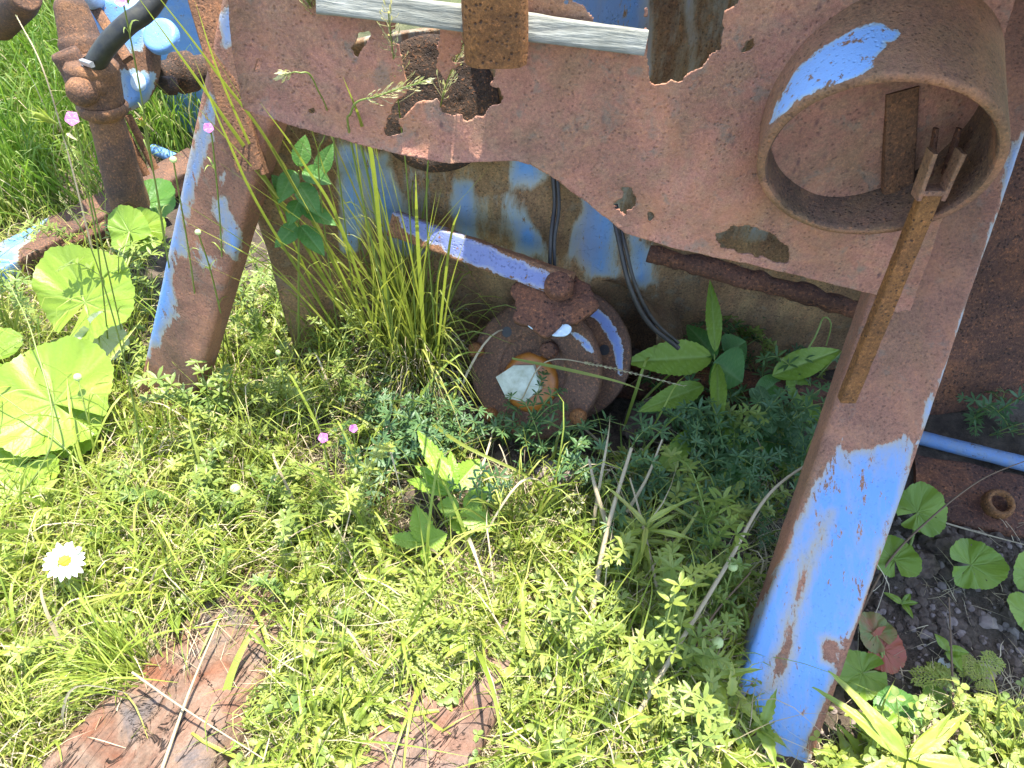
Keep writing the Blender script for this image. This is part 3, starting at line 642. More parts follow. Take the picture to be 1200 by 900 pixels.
def plate(c, n, rx, ry, th, seed, jag, ang=(0, 2 * math.pi), N=70):
    g = Geo(); th_ = np.linspace(ang[0], ang[1], N, endpoint=False); V = []; K = 12
    ee2 = nrm(np.cross(n, e1));
    if ee2[2] < 0: ee2 = -ee2
    for q in range(K + 1):
        rr_ = q / K; V.append(c + rr_ * (rx * np.cos(th_)[:, None] * e1 + ry * np.sin(th_)[:, None] * ee2))
    V = np.array(V); rad = fbm(V[-1], 40, seed, 3) * jag; V[-1] = c + (V[-1] - c) * (1 + rad[:, None]); V[-2] = c + (V[-2] - c) * (1 + rad[:, None] * .5)
    V = np.concatenate(V.reshape(-1, 3)[None], 0); V = V + n * (.003 * fbm(V, 60, seed, 3))[:, None]; W = V - n * th
    k = len(V); i_ = np.arange(K)[:, None] * N; j_ = np.arange(N)[None]; j2_ = (j_ + 1) % N
    Q = np.stack([i_ + j_, i_ + j2_, i_ + N + j2_, i_ + N + j_], -1).reshape(-1, 4)
    o_ = K * N; S = np.stack([o_ + np.arange(N), o_ + (np.arange(N) + 1) % N, k + o_ + (np.arange(N) + 1) % N, k + o_ + np.arange(N)], -1)
    g.add(np.vstack([V, W]), np.vstack([Q, Q[:, ::-1] + k, S])); return g
mk('cam_plate', plate(pc_, pn_, .066, .050, .012, 4, .30), M['flake'], lev)
mk('paint_chip', plate(pc_ - pn_ * .008 - np.array([.012, .030, .010]), pn_, .030, .016, .004, 9, .3), M['chippaint'], lev)
mk('paint_chip', plate(pc_ - pn_ * .014 + np.array([.008, -.046, -.012]), pn_, .020, .012, .004, 11, .3), M['chippaint'], lev)
g = Geo(); lathe(g, [(.0005, .018), (.018, .018), (.0225, .012), (.023, -.004)], P(655, 336, 1.195), pn_, 36, res=.004); roughen(g, .0015, 60, 9); mk('pivot_boss', g, M['flake'], lev)
g = Geo(); lathe(g, [(.016, .0), (.018, -.05), (.026, -.09)], pc_, pn_, 30, res=.006); roughen(g, .002, 50, 9); mk('spindle', g, M['flake'], lev)

# ------------------------------------------------------------------ pump and hose at the upper left
pump = thing('rusty_pump', 'brown cast pump body with blue flange standing in tall grass', 'pump', G(150, 235))
tp = 1.42
def pl(px, py, dt=0.0): return P(px, py, tp + dt)
def castlathe(name, prof, p, ax, mat, n=48, par=pump, paint=None, seed=1, soft=8, base=0.0):
    g = Geo(); lathe(g, prof, p, ax, n, res=.005); roughen(g, .0006, 50, seed)
    if paint is not None: setpaint(g, paint, soft, base)
    return mk(name, g, M[mat], par)
s = tp / 900
pb_ = pl(155, 250, .12); pt_ = pl(122, 128, -.02)
g = Geo(); tube(g, catmull([pb_, (pb_ + pt_) / 2, pt_], 40), np.linspace(24, 19, 40) * s, 30); roughen(g, .002, 30); mk('outlet_pipe', g, M['cast'], pump)
up_ = nrm(pt_ - pb_)
castlathe('collar', [(19 * s, -10 * s), (26 * s, -4 * s), (28 * s, 4 * s), (25 * s, 8 * s)], pl(121, 128, -.02), up_, 'cast')
castlathe('body', [(25 * s, 0), (27 * s, 25 * s), (29 * s, 45 * s), (24 * s, 52 * s), (.001, 53 * s)], pl(119, 124, -.02), up_, 'cast')
g = Geo(); tube(g, catmull([pl(82, 66, -.05), pl(87, 82, -.05), pl(97, 104, -.05), pl(105, 116, -.03)], 20), np.linspace(13, 17, 20) * s, 24); roughen(g, .0015, 50); mk('side_port', g, M['cast'], pump)
pax = nrm(nrm(pl(78, 58) - pl(88, 84)) - FW * .75)
castlathe('port_lip', [(9 * s, -12 * s), (9.5 * s, 5 * s), (14 * s, 6 * s), (15.5 * s, 2 * s), (15 * s, -14 * s)], pl(78, 66, -.075), pax, 'cast')
castlathe('dark_port_disc', [(.0005, 0), (9 * s, 0)], pl(78, 66, -.075) - pax * .006, pax, 'cable')  # dark disc in place of the port's shaded depth
castlathe('elbow', [(.001, 20 * s), (9 * s, 19 * s), (15 * s, 13 * s), (17 * s, 2 * s), (16 * s, -4 * s), (19 * s, -7 * s), (19 * s, -13 * s), (16 * s, -16 * s), (17 * s, -30 * s)], pl(100, 104, -.075), nrm(nrm(pl(88, 128) - pl(110, 90)) - FW * .6), 'cast')
castlathe('bonnet', [(.001, 50 * s), (8 * s, 50 * s), (9 * s, 47 * s), (15 * s, 46 * s), (18 * s, 40 * s), (22 * s, 8 * s), (25 * s, 2 * s), (25 * s, -20 * s)], pl(96, 52, -.03), nrm(nrm(pl(90, 10) - pl(96, 52)) - FW * .35), 'cast')
bax = nrm(nrm(pl(90, 10) - pl(96, 52)) - FW * .35); castlathe('dark_bonnet_disc', [(.0005, 51.5 * s), (7.5 * s, 51.5 * s)], pl(96, 52, -.03), bax, 'cable')  # dark disc on the bonnet top stands for the hole's inner shade
fn = nrm((-.30, -.75, .50))
castlathe('flange', [(.001, .012), (60 * s, .012), (63 * s, .008), (63 * s, -.012), (30 * s, -.014)], pl(134, 66, .06), fn, 'pumpblue', 90, paint=[[(130, -40), (190, -40), (180, 30), (165, 60), (120, 60), (110, 0)], [(60, 0), (130, 0), (110, 90), (60, 80)], [(140, 80), (185, 85), (180, 110), (165, 130), (140, 125)]], soft=14)
for bx, by in ((166, 97), (165, 8)):
    castlathe('bolt', [(.0005, .012), (10 * s, .012), (11 * s, .008), (11 * s, 0)], P(bx, by, tp + (.05 if by > 50 else .03)), fn, 'chippaint', 20)
castlathe('blue_disc', [(.001, .004), (32 * s, .004), (38 * s, .012), (45 * s, .012), (45 * s, -.02), (20 * s, -.03)], pl(84, 38, .13), nrm((-.75, -.5, .3)), 'pumpblue', 60, paint=[[(0, -50), (150, -50), (150, 120), (0, 120)]], soft=6)
castlathe('round_cap', [(.001, .007), (15 * s, .007), (19.5 * s, .006), (21 * s, .002), (21 * s, -.008)], pl(188, 42, .0), nrm((-.1, -.6, .8)), 'pumpblue', 36, paint=[[(100, -50), (250, -50), (250, 120), (100, 120)]], soft=5)
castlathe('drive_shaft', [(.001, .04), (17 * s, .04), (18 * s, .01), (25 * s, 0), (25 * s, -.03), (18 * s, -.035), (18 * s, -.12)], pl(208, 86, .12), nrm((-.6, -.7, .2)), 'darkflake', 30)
castlathe('shaft_nut', [(.001, .02), (11 * s, .02), (12 * s, 0)], pl(204, 100, .08), nrm((-.6, -.7, .3)), 'darkflake', 6)
castlathe('rust_arm', [(.001, .05), (17 * s, .05), (20 * s, 0), (20 * s, -.2)], pl(24, 2, .05), nrm((.6, -.5, .4)), 'cast', 30)
castlathe('top_fitting', [(.001, .03), (12 * s, .03), (14 * s, 0), (14 * s, -.1)], pl(100, -8, .0), nrm((-.1, -.7, .6)), 'chippaint', 20)
g = Geo(); beam(g, pl(112, 10, .03), pl(150, 70, .0), FW, .012, .02, .003, .005, disp=.001); mk('rib', g, M['cast'], pump)
# blue tank wall behind
tk = thing('blue_tank', 'dull blue steel tank wall partly hidden behind the left leg', 'tank', G(230, 190))
g = Geo(); tc = G(232, 165); lathe(g, [(.001, .55), (.135, .55), (.14, .54), (.14, -.01)], np.array([tc[0] + .03, tc[1] + .16, 0]), (0, 0, 1), 80, res=.01)
setpaint(g, [], 1, .85); mk('shell', g, M['pumpblue'], tk)
# hose
hs = thing('black_hose', 'thick black rubber hose clamped onto the brown pump', 'hose', pl(103, 80, -.1))
g = Geo(); hp_ = [pl(107, 86, -.07), pl(113, 72, -.09), pl(128, 50, -.11), pl(150, 28, -.12), pl(170, 14, -.12), pl(185, -8, -.12), pl(195, -45, -.12)]
tube(g, catmull(hp_, 60), 11 * s, 20); mk('tube', g, M['rubber'], hs)
g = Geo(); c0 = catmull(hp_, 60); tube(g, c0[0:8], 12.8 * s, 24, cap=False); mk('clamp_band', g, M['clamp'], hs)
g = Geo(); beam(g, pl(96, 72, -.10), pl(108, 76, -.115), (0, 0, 1), .009, .008, .0015, .003); mk('clamp_screw', g, M['clamp'], hs)
# loose brown rods beside the pump
for k, (a, b) in enumerate((((140, 140), (172, 205)), ((150, 135), (182, 198)))):
    g = Geo(); tube(g, np.array([P(*a, 1.5), P(*b, 1.56)]), 5 * s, 10); roughen(g, .001, 60, k)
    tag(mk('rusty_rod', g, M['brown']), 'thin rusty rod leaning behind the pump pipe, ' + ('nearer the pipe' if k == 0 else 'nearer the blue tank'), 'rod', 'rusty rods by the pump')
M['railrust'] = rustmat('rail_rust', [(.13, .065, .04), (.10, .055, .035), (.16, .08, .045), (.07, .045, .035)], paint=(.09, .20, .42), fade=(.22, .22, .16), pits=.5, pnoise=.5, fadew=.4)
# frame rails lying left
def gbeam(name, label, cat, a, b, wd, w, d, mat, polys=(), group=None, disp=.004, dscale=22, seed=3, soft=9, r=.006, base=0, **kw):
    g = Geo(); beam(g, a, b, wd, w, d, r, .006, disp=disp, dscale=dscale, seed=seed, **kw); setpaint(g, list(polys), soft, base)
    return tag(mk(name, g, M[mat]), label, cat, group)
gbeam('frame_rail', 'rust brown frame rail with blue paint patches lying in grass left of the leg', 'rail', G(-60, 345, .04), G(235, 190, .05), (0, 0, 1), .05, .09, 'railrust', [z1([(120, 690), (200, 640), (330, 570), (335, 590), (300, 640), (310, 680), (230, 700), (130, 710)]), z1([(0, 790), (80, 760), (180, 770), (120, 830), (60, 880), (0, 870)]), [(-60, 300), (20, 290), (25, 350), (-60, 380)]])
gbeam('rotten_plank', 'dark cracked plank resting against the painted frame rail', 'plank', G(-10, 322, .03), G(190, 232, .05), (0, 0, 1), .03, .075, 'flake', disp=.01, dscale=18)
gbeam('blue_pipe', 'short blue pipe on the ground behind the left leg', 'pipe', G(180, 175, .05), G(232, 197, .05), (0, 0, 1), .026, .026, 'pumpblue', r=.012, base=.9, disp=.001)
gbeam('blue_pipe', 'thin blue pipe in dark shade between the left leg and the housing', 'pipe', G(300, 240, .03), G(420, 300, .03), (0, 0, 1), .026, .026, 'pumpblue', r=.012, base=.8, disp=.001)
gbeam('blue_pipe', 'long thin blue pipe with rust spots lying right of the right leg', 'pipe', G(1075, 512, .02), G(1290, 566, .02), (0, 0, 1), .026, .026, 'railrust', r=.012, base=.78, disp=.001)
gbeam('rusty_plank', 'wide cracked rust brown plank below the spotted blue pipe', 'plank', G(1070, 570, .0), G(1310, 622, .0), (0, 0, 1), .03, .13, 'flake', disp=.008, dscale=18)
rg = Geo(); lathe(rg, [(.014, 0), (.016, .007), (.022, .007), (.025, 0), (.025, -.01)], G(1171, 590, .028), (0, -.3, 1), 26, res=.004); roughen(rg, .001, 60, 3)
tag(mk('pipe_ring', rg, M['orange']), 'small rusty ring fitting on the cracked plank at right edge', 'ring')
# foreground beams
M['log'] = slabmat('corroded_slab', [(.15, .06, .03), (.15, .085, .055), (.17, .115, .08), (.10, .085, .08)], G(330, 690) - G(150, 930))
def log(name, label, a, b, w, d, seed, mat, bend=None, taper=None, disp=.018, res=.006):
    g = Geo(); beam(g, a, b, (1, .25, 0), w, d, min(w, d) * .3, res, disp=disp, dscale=9, seed=seed, bend=bend, taper=taper)
    V = np.concatenate(g.V); ax = nrm(b - a); s_ = nrm(np.cross(ax, (0, 0, 1))); q = np.stack([V @ s_, V @ ax * .12, V[:, 2]], -1)
    gr = fbm(q, 40, seed, 3) * .6; V = V + np.array([0, 0, 1]) * (.006 * gr - .012 * np.clip(.12 - np.abs(fbm(q, 30, seed + 4, 2)), 0, 1) / .12 * .6)[:, None]
    g.V = [V]; return tag(mk(name, g, mat), label, 'beam')
log('weathered_beam', 'broad cracked reddish brown beam lying in grass at lower left', G(110, 985, .035), G(360, 620, -.03), .20, .08, 3, M['log'], taper=(1.15, .62))
M['log2'] = slabmat('corroded_slab_narrow', [(.16, .08, .05), (.17, .10, .07), (.18, .12, .09), (.12, .09, .08)], G(600, 750) - G(480, 930))
log('weathered_beam', 'narrow reddish beam with a lengthwise groove under the ferny weed, bottom centre', G(478, 960, .045), G(635, 670, -.01), .085, .05, 8, M['log2'], taper=(1.1, .8), disp=.008)
log('weathered_beam', 'short smooth reddish beam end beside the grooved one, bottom centre', G(400, 970, .04), G(505, 825, .03), .08, .045, 12, M['log2'], disp=.006)
log('weathered_beam', 'half buried brown beam piece behind the daisy at left edge', G(-60, 640, .0), G(90, 560, .0), .10, .04, 15, M['log'], disp=.01)
# ------------------------------------------------------------------ vegetation templates
def rotm(yaw, tilt=0.0, roll=0.0):
    cy, sy = math.cos(yaw), math.sin(yaw); ct, st = math.cos(tilt), math.sin(tilt); cr, sr = math.cos(roll), math.sin(roll)
    Z_ = np.array([[cy, -sy, 0], [sy, cy, 0], [0, 0, 1]]); Y_ = np.array([[ct, 0, st], [0, 1, 0], [-st, 0, ct]]); X_ = np.array([[1, 0, 0], [0, cr, -sr], [0, sr, cr]])
    return Z_ @ Y_ @ X_
def blade(g, pts, w, m=0, var=.5, n=7, side=None, fold=.25, blunt=.1, paint=0):
    """grass blade along control pts; w = full width at its widest"""
    c = catmull(pts, n); T = np.gradient(c, axis=0); T /= np.linalg.norm(T, axis=1)[:, None] + 1e-9
    if side is None: side = nrm(np.cross(T[0] + np.array([.01, .02, 0]), (0, 0, 1)) + rng.normal(0, .35, 3))
    s = side - (T @ side)[:, None] * T; s /= np.linalg.norm(s, axis=1)[:, None] + 1e-9
    N = np.cross(s, T); u = np.linspace(0, 1, n); ww = w * .5 * np.clip(np.minimum(.55 + u * 1.6, 1) * (1 - u ** 2.2) + blunt * .1, .02, 1)
    V = np.concatenate([c - s * ww[:, None] + N * (ww * fold)[:, None], c, c + s * ww[:, None] + N * (ww * fold)[:, None]])
    i = np.arange(n - 1); Q = np.concatenate([np.stack([i, n + i, n + i + 1, i + 1], -1), np.stack([n + i, 2 * n + i, 2 * n + i + 1, n + i + 1], -1)])
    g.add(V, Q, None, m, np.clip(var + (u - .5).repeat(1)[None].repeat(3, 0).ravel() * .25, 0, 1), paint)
def arch(base, yaw, L, h, droop, wob=.0):
    """control points of an arching blade"""
    d = np.array([math.cos(yaw), math.sin(yaw), 0]); b = np.asarray(base, float)
    r = L * (1 - h * .75)
    return [b, b + d * r * .22 + np.array([0, 0, L * h * .55]), b + d * r * .6 + np.array([0, 0, L * h * (.95 - .1 * droop)]) + rng.normal(0, wob, 3), b + d * r * (1.05) + np.array([0, 0, L * h * (1.05 - droop)])]
def leaf6(g, base, d, up, L, W, m=0, var=.5, fold=.25, curl=.15):
    """small leaflet of 8 points"""
    d = nrm(d); s = nrm(np.cross(d, up)); n = np.cross(s, d)
    us = [0, .3, .65, 1]; ws = [.12, .85, .95, .0]
    base = np.asarray(base)
    V = [base]
    for u, w_ in ((.35, .9), (.72, .85)):
        c = base + d * L * u - n * curl * L * u * u
        V += [c - s * W * .5 * w_ + n * W * fold * .5, c, c + s * W * .5 * w_ + n * W * fold * .5]
    V.append(base + d * L - n * curl * L)
    g.add(V, [(1, 2, 5, 4), (2, 3, 6, 5)], [(0, 2, 1), (0, 3, 2), (4, 5, 7), (5, 6, 7)], m, var)
def bigleaf(g, base, d, up, L, W, m=0, var=.5, shape='ovate', serr=.04, nser=14, curl=.2, fold=.2, nu=30, nv=8, wave=.02, seed=0, holes=False, veins=7):
    """detailed leaf with midrib, side veins and serrated margin"""
    d = nrm(d); s = nrm(np.cross(d, up)); n = np.cross(s, d)
    u = np.linspace(0, 1, nu); v = np.linspace(-1, 1, 2 * nv + 1)
    if shape == 'ovate': w_ = np.sin(np.pi * u ** .75) ** .85
    elif shape == 'lance': w_ = np.sin(np.pi * u ** .62) ** 1.1
    elif shape == 'round': w_ = np.sqrt(np.clip(1 - (2 * u - 1) ** 2, 0, 1))
    else: w_ = np.sin(np.pi * u ** 1.25) ** .8
    saw = 1 + serr * ((u * nser) % 1.0 - .5) * 2
    w_ = np.clip(w_ * saw, .0, None); w_[0] = .02; w_[-1] = 0.0
    Ug, Vg = np.meshgrid(u, v, indexing='ij')
    wd = W * .5 * w_[:, None] * Vg
    ph = rng.random() * 6
    off = -curl * L * Ug ** 2 + fold * np.abs(wd) + wave * L * np.sin(Ug * 9 + ph + Vg * 1.5) * np.abs(Vg)
    vein = np.exp(-(Vg * w_[:, None] / .05) ** 2)
    k = ((Ug - np.abs(Vg) * w_[:, None] * .28) * veins) % 1.0; sv = np.exp(-((k - .5) / .09) ** 2) * (np.abs(Vg) < .93)
    off = off - (.006 * L) * sv - .012 * L * vein * .6 + .008 * L * (np.abs((k - .5)) * 2 < .6)
    Vx = np.asarray(base) + (Ug * L)[..., None] * d + wd[..., None] * s + off[..., None] * n
    m_ = len(v); i = np.arange(nu - 1)[:, None] * m_; j = np.arange(m_ - 1)[None]
    Q = np.stack([i + j, i + j + 1, i + m_ + j + 1, i + m_ + j], -1).reshape(-1, 4)
    g.add(Vx.reshape(-1, 3), Q, None, m, np.clip(var + .1 * np.sin(Ug * 5 + ph).ravel(), 0, 1), np.clip(vein + sv * .55, 0, 1).ravel())
def roundleaf(g, c, nvec, r, yaw, m=0, var=.5, notch=.35, cup=.12, scallop=.035, nlobes=17, seed=0, nr=14, nt=150, holes=0):
    """coltsfoot-like round leaf; c = petiole joint, yaw = direction of the tip"""
    n = nrm(nvec); a = nrm(np.cross(n, (math.sin(yaw), -math.cos(yaw), 0.001))); b = np.cross(n, a)
    th = np.linspace(-math.pi + notch * .5, math.pi - notch * .5, nt); u = np.linspace(0, 1, nr + 1)
    R_ = r * (1 + .06 * np.sin(th * 2 + seed * 3) + .10 * np.cos(th) - .10 * np.exp(-((np.abs(th) - math.pi) / .5) ** 2)) * (1 + scallop * np.abs(np.sin(th * nlobes / 2 + .5 * np.sin(th * 2 + seed))) - .075 * np.abs(np.cos(th * 2.5 + seed)) + .06 * np.sin(th * 3 + seed * 2) + .012 * np.sin(th * 47))
    Ug, Th = np.meshgrid(u, th, indexing='ij'); rr = Ug * R_[None]
    veins = np.zeros_like(rr)
    for k in range(9):
        t0 = (-2.4 + k * 4.8 / 6) + .12 * math.sin(k * 5 + seed) if k < 7 else 9; dth = np.abs(Th - t0 - .10 * np.sin(Ug * 5 + k * 2 + seed) * Ug); veins = np.maximum(veins, (1 - .5 * Ug) * np.exp(-(dth * rr / (r * .018)) ** 2))
        fork = np.abs(dth - .17 * np.clip(Ug - .45, 0, 1) * 2); veins = np.maximum(veins, .6 * np.exp(-(fork * rr / (r * .022)) ** 2) * (Ug > .45))
    ph = seed * 1.7
    z = cup * r * Ug ** 1.5 + .14 * r * np.sin(Th * 2 + ph) * Ug ** 2 + .07 * r * np.sin(Th * 5 + ph * 2) * Ug ** 2 + .02 * r * np.sin(Th * 11 + ph * 3 + Ug * 4) * Ug - .015 * r * veins
    V = np.asarray(c) + (rr * np.cos(Th))[..., None] * a + (rr * np.sin(Th))[..., None] * b + z[..., None] * n
    V = V.reshape(-1, 3); keep = np.ones((nr, nt - 1), bool)
    if holes:
        for _ in range(holes): keep[rng.integers(4, nr), rng.integers(0, nt - 1)] = False
    i = np.arange(nr)[:, None] * nt; j = np.arange(nt - 1)[None]
    Q = np.stack([i + j, i + nt + j, i + nt + j + 1, i + j + 1], -1)[keep].reshape(-1, 4)
    g.add(V, Q, None, m, np.clip(var + .12 * np.cos(Th * 2 + ph).ravel(), 0, 1), np.clip(veins * (1 - .3 * Ug), 0, 1).ravel())

# templates: lists so copies differ
def tp_sprig(h, nn, ll, lw, whorl, m_leaf=0, m_stem=1, lean=.4, branch=0):
    g = Geo(); yaw = rng.random() * 6.28
    def stem(b, yaw, L, lean, nn):
        d = np.array([math.cos(yaw), math.sin(yaw), 0]) * lean
        pts = [b, b + d * L * .25 + [0, 0, L * .4], b + d * L * .6 + [0, 0, L * .75], b + d * L * 1.05 + [0, 0, L * (1 - lean * .35)]]
        c = catmull(pts, 9); tube(g, c, np.linspace(.0011, .0005, 9), 4, m_stem, .5, cap=False)
        for k in range(nn):
            u = (k + .6) / nn; q = c[min(8, int(u * 8.999))] + (c[min(8, int(u * 8.999) + 1)] - c[min(8, int(u * 8.999))]) * ((u * 8.999) % 1) if u < .98 else c[-1]
            tang = nrm(c[min(8, int(u * 8) + 1)] - c[max(0, int(u * 8) - 1)] + 1e-6)
            y0 = rng.random() * 6.28; sz = ll * (.75 + .45 * math.sin(math.pi * min(1, u * .9 + .1))) * (.85 + .3 * rng.random())
            if u > .9: sz *= .7
            for w_ in range(whorl):
                an = y0 + w_ * 6.283 / whorl + rng.normal(0, .15); side = nrm(np.array([math.cos(an), math.sin(an), .0]) + .0)
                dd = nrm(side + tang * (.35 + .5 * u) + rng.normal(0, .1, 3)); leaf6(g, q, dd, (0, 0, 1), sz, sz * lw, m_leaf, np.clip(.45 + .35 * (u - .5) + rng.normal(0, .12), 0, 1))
        return c
    c = stem(np.zeros(3), yaw, h, lean, nn)
    for k in range(branch):
        q = c[rng.integers(2, 6)]; stem(q, rng.random() * 6.28, h * rng.uniform(.35, .6), .7, max(3, nn // 2))
    return g.fin()
def tp_clover():   # trifoliate rounded leaflets on thin petioles
    g = Geo()
    for k in range(6):
        yaw = rng.random() * 6.28; L = rng.uniform(.03, .075); d = np.array([math.cos(yaw), math.sin(yaw), 0])
        c = catmull([np.zeros(3), d * L * .3 + [0, 0, L * .6], d * L * .7 + [0, 0, L * .9]], 5); tube(g, c, .0006, 3, 1, .5, cap=False)
        for q in range(3):
            an = yaw + (q - 1) * 2.0 + rng.normal(0, .1); s = rng.uniform(.009, .014); leaf6(g, c[-1], np.array([math.cos(an), math.sin(an), .25]), (0, 0, 1), s, s * .75, 0, rng.uniform(.2, .8), .3, .1)
    return g.fin()
def tp_fern(L=.09, n=9):  # finely cut leaf rosette (carrot / yarrow like)
    g = Geo()
    for k in range(n):
        yaw = k * 6.283 / n + rng.normal(0, .25); l = L * rng.uniform(.7, 1.1); d = np.array([math.cos(yaw), math.sin(yaw), 0])
        c = catmull([np.zeros(3), d * l * .4 + [0, 0, l * .5], d * l * .8 + [0, 0, l * .55], d * l * 1.15 + [0, 0, l * .42]], 14)
        tube(g, c, np.linspace(.0009, .0004, 14), 3, 1, .5, cap=False)
        for i in range(4, 14):
            T = nrm(c[min(13, i + 1)] - c[i - 1]); s = nrm(np.cross(T, (0, 0, 1)))
            wl = l * .30 * math.sin(math.pi * (i - 2) / 13.5)
            for sg in (-1, 1):
                b = c[i]; dd = nrm(T * .7 + s * sg + rng.normal(0, .08, 3)); 
                for q in range(4):
                    p_ = b + dd * wl * (q / 4); 
                    for s2 in (-1, 1):
                        e_ = nrm(dd + s2 * T * .9 + rng.normal(0, .2, 3)); leaf6(g, p_, e_, (0, 0, 1), wl * .34 + .002, .0026, 0, rng.uniform(.3, .8), .1, .1)
    return g.fin()
def tp_weed(L=.07, n=7, m=0, lw=.26, h=.06):   # leafy weed: lobed lance leaves round a short stem
    g = Geo(); c = catmull([np.zeros(3), np.array([rng.normal(0, .008), rng.normal(0, .008), h * .5]), np.array([rng.normal(0, .02), rng.normal(0, .02), h])], 8)
    tube(g, c, np.linspace(.0018, .001, 8), 5, 1, .5, cap=False)
    for k in range(n):
        u = (k + .4) / n; q = c[int(u * 7.9)]; yaw = k * 2.4 + rng.normal(0, .2); l = L * (1.1 - .5 * u) * rng.uniform(.8, 1.15)
        bigleaf(g, q, np.array([math.cos(yaw), math.sin(yaw), .35 + .6 * u]), (0, 0, 1), l, l * lw * 1.3, m, rng.uniform(.25, .75), 'lance', serr=.22, nser=6, curl=.3, fold=.3, nu=19, nv=2, wave=.03, veins=6)
    return g.fin()
def tp_blades(n, L, w, spread=.012, hr=(.5, .95), droop=(.1, .6), dry=0.0, seg=6, yaw0=None, yspread=3.14):
    g = Geo()
    for k in range(n):
        yaw = rng.random() * 6.283 if yaw0 is None else yaw0 + rng.uniform(-yspread, yspread); l = L * rng.uniform(.5, 1.1)
        b = np.array([rng.normal(0, spread), rng.normal(0, spread), -.004]); dr = rng.random() < dry
        blade(g, arch(b, yaw, l, rng.uniform(*hr), rng.uniform(*droop), .004), w * rng.uniform(.6, 1.2), 1 if dr else 0, rng.uniform(.1, .9), seg)
    return g.fin()
SPR = [tp_sprig(rng.uniform(.08, .15), rng.integers(8, 12), .013, .34, rng.integers(4, 6), branch=rng.integers(1, 3)) for _ in range(10)]
GAL = [tp_sprig(rng.uniform(.09, .16), rng.integers(5, 8), .016, .24, 6, lean=.8, branch=1) for _ in range(8)]
CLO = [tp_clover() for _ in range(8)]
FRN = [tp_fern(rng.uniform(.05, .08), 8) for _ in range(5)]
WEE = [tp_weed(rng.uniform(.045, .085), rng.integers(5, 9), h=rng.uniform(.02, .08)) for _ in range(8)]
GRS = [tp_blades(9, rng.uniform(.09, .17), .0035, .008, (.35, .85), (.2, .8), .15) for _ in range(10)]
GRW = [tp_blades(4, rng.uniform(.10, .18), .0075, .006, (.3, .75), (.2, .8), .08, 8) for _ in range(6)]
STR = [tp_blades(9, rng.uniform(.05, .12), .0016, .02, (.02, .25), (.0, .3), 1.0, 5) for _ in range(8)]
def sun_shade(): pass

LOGZ = [[(40, 960), (60, 900), (140, 800), (230, 710), (300, 680), (345, 700), (340, 820), (300, 960)], [(400, 980), (425, 880), (480, 810), (560, 790), (610, 780), (620, 850), (600, 980)], [(560, 800), (590, 735), (620, 700), (650, 690), (650, 760), (600, 800)]]
CLEAR = [[(450, 540), (610, 540), (610, 730), (450, 730)], [(360, 500), (440, 500), (440, 600), (360, 610)], [(470, 560), (600, 560), (600, 690), (470, 690)], [(40, 720), (200, 720), (220, 800), (120, 880), (20, 860)], [(545, 360), (740, 360), (725, 520), (700, 575), (570, 575), (540, 480)], [(430, 400), (560, 400), (560, 520), (430, 520)]]
LEGZ = [(860, 900), (850, 830), (935, 600), (985, 460), (1110, 440), (1050, 610), (960, 860), (950, 900)]
def scatter(name, mats, tpls, regions, label, cat, smin=.7, smax=1.2, z=-.003, tilt=.25, avoid=True, parts=None, mmap=None, lift=None):
    g = Geo()
    for poly, n in regions:
        poly_ = np.array(poly, float); lo = poly_.min(0); hi = poly_.max(0); k = 0; tries = 0
        while k < n and tries < n * 30:
            tries += 1; x = rng.uniform(lo[0], hi[0]); y = rng.uniform(lo[1], hi[1])
            if not inpoly(x, y, poly_): continue
            if avoid and (any(inpoly(x, y, q) for q in LOGZ) and rng.random() > .03): continue
            if avoid and inpoly(x, y, LEGZ): continue
            if avoid and any(inpoly(x, y, q) for q in CLEAR) and rng.random() > .08: continue
            k += 1; p = G(x, y); h = float(ground_h(np.array(p[0]), np.array(p[1])))
            if lift: h += lift(x, y)
            s_ = rng.uniform(smin, smax); Mx = rotm(rng.random() * 6.283, rng.normal(0, tilt), rng.normal(0, tilt)) * s_
            g.put(tpls[rng.integers(len(tpls))], Mx, (p[0], p[1], h + z), rng.normal(0, .16))
    o = mk(name, g, mats); tag(o, label, cat, kind='stuff'); return o

A_MAIN = [(-60, 480), (120, 430), (230, 420), (330, 330), (440, 340), (460, 480), (620, 560), (700, 540), (880, 520), (930, 600), (880, 760), (860, 960), (-60, 960)]
A_HERB = [(190, 470), (260, 340), (420, 350), (450, 480), (440, 560), (430, 700), (250, 690), (180, 600)]
A_LEFT = [(-40, 560), (180, 600), (300, 700), (120, 860), (-40, 940)]
A_BOT = [(330, 660), (640, 640), (860, 700), (860, 940), (600, 960), (330, 960)]
A_HUB = [(440, 500), (500, 520), (560, 540), (700, 545), (820, 500), (960, 480), (930, 640), (760, 640), (560, 640), (440, 600)]
A_RDARK = [(740, 440), (860, 410), (980, 440), (930, 600), (830, 640), (760, 560)]
A_RBOT = [(960, 870), (1200, 840), (1240, 980), (960, 980)]
A_RIGHT = [(1060, 560), (1240, 600), (1240, 860), (990, 860)]
A_UNDER = [(300, 330), (330, 230), (420, 270), (520, 330), (480, 420), (330, 420)]
A_FARL = [(-200, 150), (-200, -60), (130, -60), (150, 30), (140, 120), (110, 200), (10, 260)]
A_MIDL = [(-60, 260), (110, 240), (190, 290), (170, 420), (120, 520), (-60, 560)]

